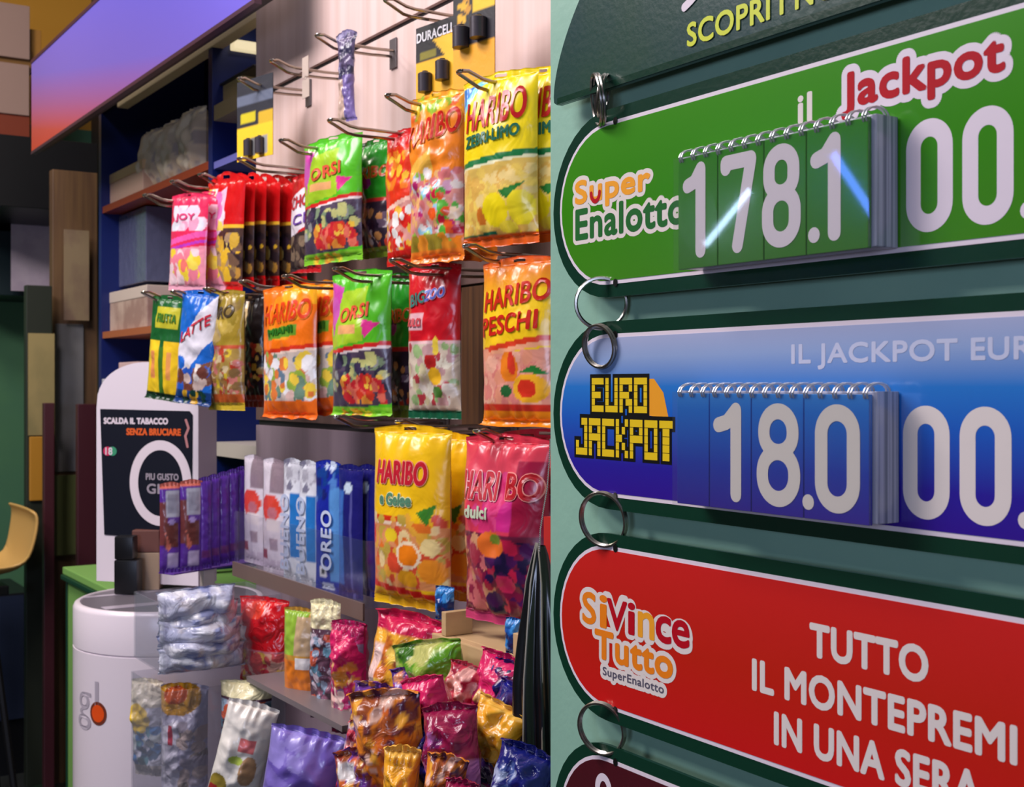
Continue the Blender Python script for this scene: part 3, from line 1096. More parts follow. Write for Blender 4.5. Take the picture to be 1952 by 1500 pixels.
D['peach'] = [('fill', (246, 200, 26)), ('grad', .80, 1.0, (240, 170, 30), (222, 84, 36)), ('rect', 0, .465, 1, .50, (216, 60, 30), .08), ('rect', 0, .44, 1, .468, (244, 170, 130), .08),
              ('rect', 0, .12, 1, .44, (228, 150, 130), .05), ('blobs', .03, .12, .95, .44, 40, .07, .13, [(236, 160, 140), (222, 130, 120), (240, 176, 150), (230, 150, 120)], 6), ('ell', .52, .36, .12, .09, (240, 130, 30)), ('ell', .56, .38, .05, .07, (226, 60, 40)),
              ('tri', .66, .33, .98, .31, .84, .37, (40, 120, 50)), ('ell', .76, .235, .21, .085, (244, 176, 40)), ('ell', .73, .235, .12, .055, (214, 50, 30)), ('ell', .47, .22, .07, .035, (40, 100, 50)),
              ('rect', 0, .09, 1, .14, (206, 50, 36)), ('rect', 0, 0, 1, .1, (244, 140, 24)), ('text', 'HARIBO', .14, .68, .98, .80, (206, 40, 22), None, .06), ('text', 'PESCHI', .13, .535, .88, .64, (206, 34, 24), None, .04)]
D['fruit'] = [('fill', (248, 196, 22)), ('rect', 0, .475, .62, .505, (220, 50, 24)), ('rect', 0, .455, .6, .472, (248, 220, 190)), ('rect', 0, .12, 1, .455, (228, 150, 90)),
              ('blobs', .03, .13, .97, .50, 40, .06, .11, [(236, 120, 40), (240, 176, 60), (220, 80, 50), (244, 214, 150), (230, 150, 100), (200, 170, 70)], 7), ('ell', .62, .30, .15, .075, (250, 226, 190)), ('ell', .62, .30, .12, .06, (242, 130, 20)),
              ('ell', .86, .35, .09, .05, (246, 222, 150)), ('ell', .86, .22, .13, .07, (244, 150, 40)), ('ell', .42, .25, .08, .06, (232, 80, 50)), ('ell', .4, .4, .09, .04, (240, 206, 40)), ('ell', .58, .17, .12, .05, (226, 160, 30)), ('tri', .72, .53, .92, .58, .84, .46, (60, 130, 40)),
              ('ell', .06, .40, .06, .07, (222, 60, 40)), ('rect', 0, .075, 1, .11, (218, 44, 30), -.05), ('rect', 0, 0, 1, .075, (232, 176, 30), -.05), ('text', 'HARIBO', .18, .68, .82, .80, (200, 30, 50), (246, 150, 130), .0), ('text', 'e Gelee', .24, .565, .66, .625, (90, 140, 110), (226, 226, 170))]
D['fruitplain'] = [q for q in D['fruit'] if q[0] != 'text']
D['berry'] = [('fill', (222, 60, 88)), ('grad', .78, 1.0, (226, 76, 96), (214, 50, 70)), ('rect', .4, .5, .9, .78, (206, 40, 130)), ('rect', .74, .40, 1, .86, (160, 20, 60)), ('blobs', .3, .5, .7, .8, 6, .1, .16, [(224, 70, 130), (214, 50, 110)], 2),
              ('rect', 0, .06, 1, .48, (110, 30, 60)), ('blobs', .02, .08, .5, .46, 22, .06, .13, [(206, 110, 110), (170, 50, 70), (210, 150, 110), (150, 40, 70)], 4), ('blobs', .42, .08, .98, .44, 26, .07, .13, [(40, 20, 70), (70, 20, 80), (190, 30, 70), (30, 20, 60), (120, 20, 60)], 9),
              ('ell', .5, .43, .16, .07, (226, 110, 40)), ('ell', .56, .46, .07, .03, (110, 130, 40)), ('ell', .62, .23, .1, .05, (206, 40, 90)), ('rect', 0, 0, 1, .05, (200, 60, 110)),
              ('text', 'HARI', .13, .66, .54, .80, (206, 60, 70), (250, 190, 190), .0), ('text', 'BO', .66, .67, .98, .80, (190, 30, 40), (246, 150, 140), .0), ('text', 'dulci', .18, .56, .46, .62, (200, 210, 180))]
D['banana'] = [('fill', (28, 96, 44)), ('rect', .25, .68, .85, .88, (196, 190, 50)), ('rect', .0, .08, 1, .5, (200, 190, 60)), ('rect', .08, .07, .42, .56, (244, 206, 44)), ('rect', .55, .07, .92, .56, (244, 200, 40)), ('rect', .18, .2, .3, .46, (236, 150, 90)), ('rect', .66, .2, .78, .46, (236, 160, 90)),
               ('rect', .42, .07, .55, .5, (70, 120, 40)), ('rect', 0, 0, 1, .07, (20, 56, 34)), ('text', 'FRUTTA', .3, .74, .8, .82, (60, 120, 40))]
D['bluewhite'] = [('fill', (30, 104, 200)), ('rect', 0, .34, 1, .72, (226, 222, 232), .5), ('rect', 0, .1, 1, .3, (126, 80, 60), .2), ('blobs', .05, .1, .95, .34, 12, .1, .2, [(40, 90, 190), (214, 190, 180), (110, 60, 50), (236, 226, 220)], 3), ('rect', 0, 0, 1, .12, (24, 60, 120)), ('blobs', .3, .02, .9, .12, 4, .1, .16, [(206, 160, 40), (20, 60, 50)], 3),
                  ('text', 'LATTE', .18, .53, .92, .62, (206, 50, 70), None, .18), ('ell', .2, .36, .16, .06, (40, 110, 210))]

# ------------------------------------------------------------------ bags on the hooks
GB = 'sweets bags hanging on the rack'


def bag(key, rect, Y, yaw, T, label, seed, **kw):
    kw.setdefault('group', GB)
    return wrapper('sweets_bag', D[key], rect, Y, yaw, T, label, 'sweets bag', seed=seed, **kw)


# upper row, right to left
b0 = bag('lemon', (884, 1028, 136, 470), .955, 14, .05, 'yellow bag with red lettering and lemons, front one of two at the right end', 11, crumple=.16, notch=.3)
again(b0, (.038, .042, .004), 3, 'yellow lemon bag half hidden behind the front lemon bag')
b1 = bag('orange', (783, 886, 172, 506), .960, 12, .05, 'orange bag with red lettering hanging left of the yellow lemon bag', 12, crumple=.35, bendb=.5, notch=.8)
again(b1, (.014, .045, .004), 5, 'orange bag tucked behind the front orange bag', 3)
b2 = bag('redbag', (738, 800, 246, 505), 1.02, 4, .035, 'red and orange bag squeezed between the green bags and the orange bag', 13, crumple=.3)
again(b2, (-.012, .030, .012), -4, 'red bag at the wall end of its hook, behind the red and orange bag', 2)
b3 = bag('limedark', (682, 752, 264, 492), 1.035, 6, .04, 'dark green bag just right of the lime green bag in the upper row', 15, crumple=.4)
b4 = bag('lime', (580, 692, 258, 502), .975, 10, .045, 'lime green bag with a magenta patch in the upper row', 16, crumple=.3, notch=.6)
b5 = bag('whitered', (553, 612, 330, 520), 1.02, 6, .03, 'white bag with red letters partly behind the upper lime green bag', 17, crumple=.25, roll=3)
r0 = bag('redgoldfront', (390, 462, 328, 556), .930, 8, .028, 'front bag of the red topped row, with a pale picture patch', 18, crumple=.2, roll=4, seal=(.05, .09), droop=1.0)
r1 = bag('redgold', (424, 484, 330, 548), .955, 8, .026, 'red topped bag directly behind the front one of the row', 19, crumple=.2, roll=2, seal=(.05, .10), droop=1.25)
words = ['third', 'fourth', 'fifth', 'last']
for i in range(4):
    again(r1, (-.001 + .003 * i, .0275 * (i + 1), .004), 2 * i - 2, 'red topped bag with yellow line, %s in its row of six' % words[i], -.8 * i)
p0 = bag('pink', (321, 392, 368, 554), .875, 16, .03, 'pink and white bag with yellow squares at the left end, front one', 21, crumple=.2, roll=4)
again(p0, (.014, .034, .004), 4, 'pink bag behind the front pink and white bag', 2)

# middle row
bag('peach', (921, 1062, 488, 818), .955, 8, .05, 'orange and yellow bag with a peach picture beside the sign wall', 22, crumple=.18, bendb=.7)
bag('redwhite', (779, 880, 500, 798), .985, 14, .045, 'red and pale bag between the dark green bag and the brown upright', 23, crumple=.25)
bag('limedark', (726, 792, 520, 796), 1.035, 8, .03, 'dark green bag half hidden behind the red and pale bag', 24, crumple=.25)
l1 = bag('lime', (634, 748, 512, 800), .965, 12, .05, 'lime green bag with red gummies in the middle row', 25, crumple=.3, bendb=.9, notch=.5)
o1 = bag('orange2', (502, 606, 540, 802), .945, 12, .045, 'bright orange bag with red letters in the middle row', 26, crumple=.3, bendb=.6, notch=1.2)
again(o1, (.045, .045, .006), 2, 'orange bag behind the bright orange bag, showing at its right side', -1)
g1 = bag('gold', (398, 467, 552, 782), .90, 14, .04, 'dull gold bag in the middle row', 27, crumple=.3)
bag('golddark', (462, 506, 556, 776), .97, 10, .035, 'narrow dark bag with gold gummies behind the gold bag', 28, crumple=.3)
bag('bluewhite', (333, 402, 552, 772), .855, 22, .032, 'blue packet with a slanting white band', 29, crumple=.35, roll=6, bendb=.5)
bag('banana', (278, 346, 562, 764), .83, 22, .03, 'green packet with two yellow bars, leftmost of the middle row', 30, crumple=.25, roll=6, bendb=.4)

# lower row
f0 = bag('fruit', (714, 862, 808, 1158), .900, 14, .06, 'large yellow bag with red lettering and cut oranges in the lower row', 31, crumple=.12, notch=.2)
b6 = wrapper('sweets_bag', D['fruitplain'], (800, 905, 822, 1140), .975, 10, .05, 'yellow bag whose edge shows right of the large fruit bag', 'sweets bag', GB, 32, crumple=.2)
q0 = bag('berry', (888, 1050, 826, 1192), .93, 10, .06, 'pink and purple berry bag next to the bead chain', 33, crumple=.3)
again(q0, (.012, .058, .006), 2, 'pink berry bag behind the front berry bag')

# battery cards, strap, tag
KD = [('fill', (24, 22, 28)), ('rect', 0, .34, 1, .54, (236, 180, 30)), ('tri', .45, .78, 1, .84, 1, .3, (238, 186, 40)), ('rect', 0, 0, 1, .36, (240, 180, 40)), ('rect', .1, .56, .5, .66, (130, 120, 30)),
      ('text', 'DURACELL', .03, .80, .97, .92, (226, 222, 226))]
KD2 = [('fill', (240, 168, 36)), ('rect', 0, .62, .5, 1, (24, 22, 28)), ('rect', .5, .62, 1, .74, (30, 28, 34)), ('rect', .5, .74, 1, 1, (236, 190, 30)), ('rect', 0, .44, 1, .62, (40, 36, 44)), ('blobs', .15, .66, .4, .9, 5, .07, .12, [(220, 170, 30), (200, 140, 30)], 3)]
KD3 = [('fill', (34, 36, 48)), ('rect', .0, .70, 1, .80, (96, 104, 124)), ('rect', .1, .46, .5, .60, (206, 190, 30)), ('rect', .6, .42, 1, .56, (210, 170, 40)), ('rect', 0, .0, 1, .42, (240, 200, 40)), ('rect', .3, .04, .5, .26, (110, 110, 110)), ('rect', .62, .04, .85, .26, (150, 150, 150))]


def battery_card(design, rect, Y, yaw, label, cells, seed):
    p, W, H = face_rect(*rect, Y=Y, yaw=yaw)
    root = empty('battery_card', p, label, 'battery pack', 'battery blister cards')
    root.rotation_euler = (0, 0, math.radians(yaw))
    n, m = 24, 40
    V, Fc = [], []
    for side in (0, 1):
        for j in range(m + 1):
            for i in range(n + 1):
                V.append(((i / n - .5) * W, side * .0012, j / m * H))
        for j in range(m):
            for i in range(n):
                a = side * (n + 1) * (m + 1) + j * (n + 1) + i
                q = (a, a + 1, a + n + 2, a + n + 1)
                Fc.append(q if side == 0 else q[::-1])
    uu, vv = np.meshgrid(np.linspace(0, 1, n + 1), np.linspace(0, 1, m + 1))
    ink = paint(design, uu, vv, W / H).reshape(-1, 3)
    C = [ink, ink]
    for d in design:
        if d[0] == 'text':
            tv, tf, _a = txt_mesh(d[1])
            tv = np.stack(((d[2] + tv[:, 0] * (d[4] - d[2]) - .5) * W, (d[3] + tv[:, 1] * (d[5] - d[3])) * H), 1)
            tv, tf = grow(tv, tf, .006 * W, 6)
            k0 = len(V)
            lay = layers(len(tv), tf, 2e-5)
            V += [(a, -.0006 - lay[i], b) for i, (a, b) in enumerate(tv)]
            Fc += [tuple(q + k0 for q in fc) for fc in tf]
            C.append(np.tile(np.array(rgb(d[6])), (len(tv), 1)))
    me = bpy.data.meshes.new('card')
    me.from_pydata(V, [], Fc)
    set_col(me, np.concatenate(C))
    for q in me.polygons:
        q.use_smooth = False
    link('card', me, PAPER, root)
    for (cu, cv, r, h) in cells:
        bm = bmesh.new()
        x, z = (cu - .5) * W, cv * H
        bm_lathe(bm, [(0, -h / 2), (r, -h / 2), (r, h * .18), (r * 1.01, h * .18), (r * 1.01, h * .44), (r * .8, h / 2), (r * .4, h / 2), (r * .4, h / 2 + .003), (0, h / 2 + .003)], 20)
        for w in bm.verts:
            w.co += Vector((x, -r * .55, z))
        cell = from_bm('battery', bm, mat('battery_dark', (64, 58, 66), .35, .4), root, True)
    return root


battery_card(KD, (793, 868, 42, 190), 1.03, 8, 'battery card with white lettering on black, below the cut-off hook', [(.32, .24, .012, .032), (.76, .33, .012, .032)], 1)
battery_card(KD2, (864, 943, -30, 172), .99, 8, 'amber battery card with two dark cells, right of the lettered card', [(.28, .52, .013, .032), (.70, .56, .013, .032)], 2)
battery_card(KD3, (452, 520, 148, 302), .985, 12, 'dark and yellow battery card at the left end of the top row', [(.38, .14, .010, .034), (.70, .14, .010, .034)], 3)
wrapper('folded_strap', [('fill', (96, 84, 116)), ('rect', 0, .0, .5, .45, (206, 176, 160)), ('rect', .5, 0, 1, .5, (128, 110, 170)), ('blobs', .1, .5, .9, 1, 10, .2, .4, [(60, 56, 84), (110, 96, 130), (130, 120, 160)], 3)], (640, 681, 56, 232), .985, 20, .02,
        'thin grey violet strap hanging high on the wood board', 'strap', seed=41, crumple=.5, pinch=.35, hole=False, seal=(.03, .1))
tp, tw, th = face_rect(574, 592, 108, 186, Y=1.0, yaw=10)
bm = bmesh.new()
bm_box(bm, (-tw / 2, -.0006, 0), (tw / 2, .0006, th * .45))
bm_box(bm, (-tw / 2, -.0006, th * .5), (tw / 2 * .8, .0006, th))
bm_box(bm, (-tw * .12, -.0006, th * .44), (tw * .12, .0006, th * .52))
o = from_bm('price_tag', bm, mat('tag_beige', (190, 172, 160), .5))
o.location = tp
tag(o, 'small pale price tag hanging from a top row hook', 'price tag')

# ------------------------------------------------------------------ lower baskets and their goods
def open_box(name, label, x0, x1, y0, y1, z0, z1, m, cat='tray', th=.003, front=1.0, group=None):
    """open-topped box with its front towards -y"""
    root = empty(name, ((x0 + x1) / 2, (y0 + y1) / 2, z0), label, cat, group)
    box('base', (x0, y0, z0), (x1, y1, z0 + th), m, root)
    box('front_panel', (x0, y0, z0 + th), (x1, y0 + th, z0 + (z1 - z0) * front), m, root, .0008)
    box('back_panel', (x0, y1 - th, z0 + th), (x1, y1, z1), m, root, .0008)
    box('side_panel', (x0, y0 + th, z0 + th), (x0 + th, y1 - th, z1), m, root, .0008)
    box('side_panel', (x1 - th, y0 + th, z0 + th), (x1, y1 - th, z1), m, root, .0008)
    return root


BARS = {}
BARS['purple'] = [('fill', (96, 50, 160)), ('rect', 0, .93, 1, 1, (226, 120, 100)), ('rect', .0, .3, .3, .78, (120, 60, 60)), ('rect', .28, .62, .86, .90, (186, 190, 206)), ('rect', .33, .66, .80, .86, (160, 162, 180)), ('rect', .2, .28, .8, .55, (110, 56, 50)), ('tri', .2, .46, .5, .28, .3, .24, (216, 120, 100)), ('rect', .3, .06, .8, .22, (206, 190, 226)), ('ell', .5, .56, .15, .03, (170, 150, 210))]
BARS['purpleplain'] = [('fill', (90, 44, 158)), ('rect', .1, .1, .25, .9, (112, 70, 180)), ('rect', .6, .1, .75, .9, (78, 36, 140)), ('rect', .2, .12, .9, .2, (110, 50, 120))]
BARS['white'] = [('fill', (226, 216, 226)), ('rect', .5, .7, 1, 1, (150, 130, 140)), ('ell', .5, .56, .45, .12, (224, 70, 50)), ('ell', .6, .52, .2, .06, (190, 110, 120)), ('rect', .3, .36, .9, .46, (236, 224, 226)), ('rect', .0, .1, .3, .2, (150, 60, 60)), ('rect', .5, .2, .8, .3, (170, 150, 160)), ('blobs', 0, 0, 1, .1, 3, .2, .3, [(206, 190, 206)], 3)]
BARS['bueno'] = [('fill', (226, 228, 236)), ('rect', .55, .2, .95, .72, (40, 120, 196)), ('blobs', .1, .75, .9, .98, 8, .15, .3, [(170, 168, 180), (200, 200, 210), (120, 118, 140)], 2), ('rect', .0, .02, .3, .7, (200, 214, 232)), ('blobs', .2, .02, .8, .14, 4, .2, .3, [(180, 190, 206), (230, 230, 236)], 5)]
BARS['blue'] = [('fill', (26, 40, 160)), ('rect', .7, .1, 1, .8, (90, 150, 214)), ('blobs', .1, .7, .9, .98, 8, .12, .24, [(20, 60, 140), (80, 130, 200), (24, 30, 110), (206, 220, 240)], 3), ('rect', .3, .03, .75, .08, (206, 214, 236)), ('ell', .4, .16, .16, .05, (226, 226, 230)), ('ell', .4, .16, .09, .03, (40, 30, 50))]
BARS['bluedark'] = [('fill', (28, 26, 110)), ('rect', .0, .1, .3, .8, (60, 110, 190)), ('ell', .5, .82, .2, .04, (206, 224, 240)), ('rect', .6, .0, .7, .8, (90, 90, 160))]


def bar(key, rect, Y, yaw, label, cat, group, seed, side_text=None, T=.016, t=None, **kw):
    kw.setdefault('crumple', .18)
    kw.setdefault('seal', (.045, .045))
    root = wrapper('chocolate_bar', BARS[key], rect, Y, yaw, T, label, cat, group, seed, t=t, hole=False, pinch=.03, nu=14, nv=44, **kw)
    if side_text:
        # lettering running up the bar
        s, u0, u1, v0, v1, col = side_text
        p, W, H = face_rect(*rect, Y=Y, yaw=yaw, t=t)
        tv, tf, _a = txt_mesh(s)
        x = u1 - tv[:, 1] * (u1 - u0)
        z = v0 + tv[:, 0] * (v1 - v0)
        gv, gf = grow(np.stack(((x - .5) * W, z * H), 1), tf, .0011, 6)
        me = bpy.data.meshes.new('lettering')
        lay = layers(len(gv), gf, 2e-5)
        me.from_pydata([(a, -T * .62 - lay[i], b) for i, (a, b) in enumerate(gv)], [], gf)
        set_col(me, np.tile(np.array(rgb(col)), (len(gv), 1)))
        link('lettering', me, FILM, root)
    return root


# tray of upright bars along the board
yb = .93
xa, xb = at_y(468, 0, yb).x, at_y(716, 0, yb).x
tray = open_box('bar_tray', 'clear tray of white and blue bars on the grey board', xa - .004, xb + .006, yb - .022, YR - .003, EYE - .360, EYE - .25, TRAYCLEAR, 'tray')
box('shelf_lip', (xa - .004, yb - .026, EYE - .378), (xb + .006, yb - .0225, EYE - .350), mat('lip_brown', (112, 92, 84), .4), tray)
GBAR = 'upright bars in the clear tray'
bar('white', (466, 502, 866, 1074), .95, 4, 'white bar with red oval at the left end of the tray', 'chocolate bar', GBAR, 51)
bar('white', (502, 541, 872, 1092), .945, 4, 'second white bar with red oval in the tray', 'chocolate bar', GBAR, 52)
bar('bueno', (541, 575, 872, 1108), .945, 5, 'white bar with blue side and lettering, left of the pair', 'chocolate bar', GBAR, 53, ('BUENO', .08, .52, .10, .70, (190, 200, 226)))
bar('bueno', (571, 606, 876, 1118), .945, 7, 'white bar with blue side and lettering, right of the pair', 'chocolate bar', GBAR, 54, ('BUENO', .08, .52, .10, .70, (190, 200, 226)))
bar('blue', (602, 650, 876, 1130), .940, 8, 'deep blue bar with pale lettering next to the white bars', 'biscuit packet', GBAR, 55, ('OREO', .40, .80, .18, .62, (206, 216, 240)))
bar('bluedark', (646, 692, 884, 1140), .940, 6, 'dark blue packet right of the lettered blue bar', 'biscuit packet', GBAR, 56)
bar('bluedark', (684, 720, 884, 1136), .96, 2, 'dark blue packet partly behind the large yellow fruit bag', 'biscuit packet', GBAR, 57)

# purple bars on a little stand on the white column
GP = 'purple bars in the small stand'
P1, P2 = at_t(325, 1092, 2.50), at_t(462, 1066, 2.66)
nb = 7
lab = ['first purple bar with a barcode at the left of the stand', 'second purple bar with a barcode in the stand', 'plain purple bar right of the barcoded two', 'fourth purple bar in the stand', 'fifth purple bar in the stand', 'sixth purple bar in the stand', 'last purple bar beside the white bars']
lefts = [304, 343, 378, 396, 414, 432, 448]
rights = [346, 386, 404, 420, 438, 456, 472]
for i in range(nb):
    q = i / (nb - 1)
    bar('purple' if i < 2 else 'purpleplain', (lefts[i], rights[i], 918 - 30 * q, 1092 - 26 * q), None, 88, lab[i], 'chocolate bar', GP, 60 + i, t=2.50 + .10 * q, T=.018)

GLASSY = mat('silver_film', (176, 182, 206), .2, .25, coat=.5, bump=(42, .6), var=((120, 130, 176), (16, 10, 22), .42, .62))
# row of clear boxes: front-left box holds silvery blue packets
YF = .677
X0, X1 = at_y(255, 0, YF).x, at_y(312, 0, YF).x
bx = open_box('clear_box', 'clear box of silvery packets before the white column', X0, X1, YF, YF + .215, EYE - .4945, EYE - .375, CLEAR, 'box', .0025)
for i in range(5):
    wrapper('silver_packet', [('fill', (206, 206, 222)), ('blobs', 0, 0, 1, 1, 26, .06, .16, [(176, 180, 208), (216, 218, 230), (140, 148, 190), (230, 230, 238), (190, 192, 214), (200, 196, 206)], 20 + i)],
            (300, 452 + 4 * i, 1118 + 27 * i, 1180 + 24 * i), None, 83, .11, 'silvery blue packet in the clear box, %s from the top' % ['first', 'second', 'third', 'fourth', 'last'][i], 'packet', 'silvery packets in the clear box', 70 + i,
            FOIL, t=2.20 + .012 * (i % 2), crumple=.5, hole=False, seal=(.06, .06), roll=-3 + 2 * (i % 3), nu=20, nv=20)

YG = .797
sh = box('wire_shelf', (at_y(470, 0, YG).x, YG, EYE - .506), (at_y(652, 0, YG).x, YR - .005, EYE - .497), mat('shelf_grey', (120, 110, 112), .35))
tag(sh, 'grey shelf strip under the red sweets boxes', 'shelf')
GC = 'packets standing on the grey shelf'
CR = [('fill', (206, 18, 30)), ('rect', 0, .06, 1, .4, (206, 120, 130)), ('blobs', .0, .0, 1, .36, 18, .1, .2, [(226, 170, 150), (214, 90, 90), (236, 190, 90), (200, 60, 70)], 4), ('rect', .02, .5, .3, .66, (236, 226, 230)), ('ell', .45, .85, .2, .1, (240, 70, 50))]
CG = [('fill', (206, 150, 60)), ('rect', .05, .5, .8, .95, (150, 190, 60)), ('rect', .1, .1, .9, .45, (236, 130, 40)), ('rect', .55, .36, .95, .48, (236, 230, 226)), ('rect', .5, .5, .95, .9, (200, 170, 130))]
CW = [('fill', (90, 60, 76)), ('blobs', 0, 0, 1, .7, 20, .12, .25, [(150, 170, 190), (206, 190, 200), (140, 90, 110), (90, 130, 150), (200, 90, 60)], 4), ('rect', 0, .75, 1, 1, (236, 226, 180))]
CP = [('fill', (206, 40, 110)), ('blobs', 0, 0, 1, .8, 18, .12, .25, [(150, 120, 150), (226, 180, 170), (180, 110, 140), (236, 200, 190)], 7), ('rect', 0, .86, 1, 1, (180, 30, 90))]
wrapper('sweets_pouch', CR, (458, 552, 1136, 1302), .86, 26, .05, 'shiny red pouch next to the clear silvery box', 'pouch', GC, 81, FOIL, crumple=.4, hole=False)
wrapper('sweets_pouch', CG, (542, 606, 1156, 1338), .84, 26, .035, 'green and orange packet right of the shiny red pouch', 'pouch', GC, 82, FILM, crumple=.2, hole=False)
wrapper('sweets_pouch', CW, (592, 650, 1140, 1372), .85, 24, .035, 'cream topped dark packet beside the green and orange packet', 'pouch', GC, 83, FOIL, crumple=.45, hole=False)
wrapper('sweets_pouch', CP, (632, 694, 1180, 1400), .85, 24, .04, 'magenta topped packet in a clear sleeve at the shelf end', 'pouch', GC, 84, FOIL, crumple=.35, hole=False)

# lower clear box with pouches
bx2 = open_box('clear_box', 'lower clear box holding the white and multicoloured pouches', X0, X1 + .02, YF - .005, YF + .215, EYE - .80, EYE - .52, CLEAR, 'box', .0025)
GL = 'pouches at the foot of the rack'
CM = [('fill', (206, 206, 220)), ('rect', 0, .72, 1, 1, (236, 226, 200)), ('ell', .4, .6, .36, .16, (240, 200, 40)), ('blobs', 0, .1, 1, .5, 16, .12, .24, [(70, 130, 190), (60, 90, 120), (190, 200, 200), (90, 140, 150)], 3), ('rect', 0, 0, 1, .12, (200, 190, 180))]
CO = [('fill', (190, 186, 206)), ('ell', .4, .88, .5, .14, (206, 150, 40)), ('ell', .35, .9, .25, .07, (206, 90, 30)), ('rect', .1, .1, .45, .72, (226, 222, 232), 0.2), ('rect', .25, .5, .36, .66, (200, 60, 80)), ('blobs', .5, .05, 1, .7, 10, .12, .22, [(200, 180, 170), (170, 160, 170), (140, 130, 120)], 4)]
CWH = [('fill', (236, 230, 220)), ('rect', .45, .56, .75, .68, (226, 120, 120)), ('ell', .45, .48, .14, .04, (190, 210, 90)), ('ell', .72, .4, .16, .14, (190, 150, 110)), ('ell', .2, .22, .2, .1, (150, 130, 50)), ('ell', .12, .16, .12, .05, (150, 40, 40)), ('ell', .5, .1, .3, .08, (226, 190, 160))]
CV = [('fill', (130, 112, 196)), ('rect', 0, .1, .3, .5, (236, 150, 90), .2), ('blobs', .1, .05, .95, .5, 18, .08, .16, [(206, 206, 230), (110, 90, 180), (170, 160, 210), (90, 70, 160)], 6), ('rect', .0, .58, .8, .68, (110, 90, 180), -.2), ('ell', .66, .52, .1, .06, (110, 80, 70)), ('rect', .76, .1, .9, .55, (50, 40, 80)), ('blobs', 0, .7, 1, .98, 8, .1, .2, [(150, 136, 210), (120, 100, 190)], 3)]
wrapper('sweets_pouch', CM, (258, 318, 1292, 1478), .74, 30, .05, 'blue and yellow pouch at the left, before the white column', 'pouch', GL, 91, FOIL, crumple=.4, hole=False, roll=-3)
wrapper('sweets_pouch', CO, (306, 398, 1300, 1530), .75, 50, .06, 'pale pouch with an orange brown round top beside it', 'pouch', GL, 92, FOIL, crumple=.4, hole=False)
wrapper('sweets_pouch', CWH, (386, 486, 1330, 1540), .70, 56, .05, 'cream white pouch leaning right, with a pink mark', 'pouch', GL, 93, FILM, crumple=.25, hole=False, roll=14)
wrapper('sweets_pouch', CV, (478, 628, 1382, 1620), .70, 50, .07, 'violet pouch at the bottom, right of the cream pouch', 'pouch', GL, 94, FILM, crumple=.25, hole=False, roll=10)
wrapper('sweets_pouch', CO[:1] + CW, (420, 520, 1296, 1420), .80, 40, .05, 'grey pouch hidden behind the cream white pouch', 'pouch', GL, 95, FOIL, crumple=.4, hole=False)

# wooden shelf under the lower row
xw0 = at_y(784, 0, .90).x
ws = empty('wooden_shelf', ((xw0 - 1.05) / 2, 1.0, EYE - .365), 'beige wooden shelf strip above the heap of pouches', 'shelf')
BEIGE = mat('beige_wood', (206, 172, 126), .5, var=((190, 156, 112), (8, 8, 40), .4, .65))
box('board', (xw0, .90, EYE - .372), (-1.06, YR - .003, EYE - .352), BEIGE, ws, .002)
box('front_strip', (xw0, .885, EYE - .392), (-1.06, .8995, EYE - .352), BEIGE, ws, .002)
for px in (862, 1000):
    x = at_y(px, 0, .90).x
    box('divider', (x - .006, .886, EYE - .3515), (x + .006, .93, EYE - .318), BEIGE, ws, .001)
BLU = [('fill', (30, 90, 170)), ('blobs', 0, 0, 1, 1, 8, .2, .4, [(60, 140, 210), (20, 50, 110), (140, 190, 226)], 4)]
wrapper('sweets_pouch', BLU, (830, 866, 1116, 1182), .905, 20, .02, 'small blue wrapper corner on the wooden shelf beside the divider', 'pouch', 'blue wrappers on the wooden shelf', 97, FOIL, crumple=.4, hole=False, nu=14, nv=16)
wrapper('sweets_pouch', BLU, (964, 992, 1176, 1246), .895, 20, .02, 'small blue wrapper corner at the right end of the wooden shelf', 'pouch', 'blue wrappers on the wooden shelf', 98, FOIL, crumple=.4, hole=False, nu=14, nv=16)

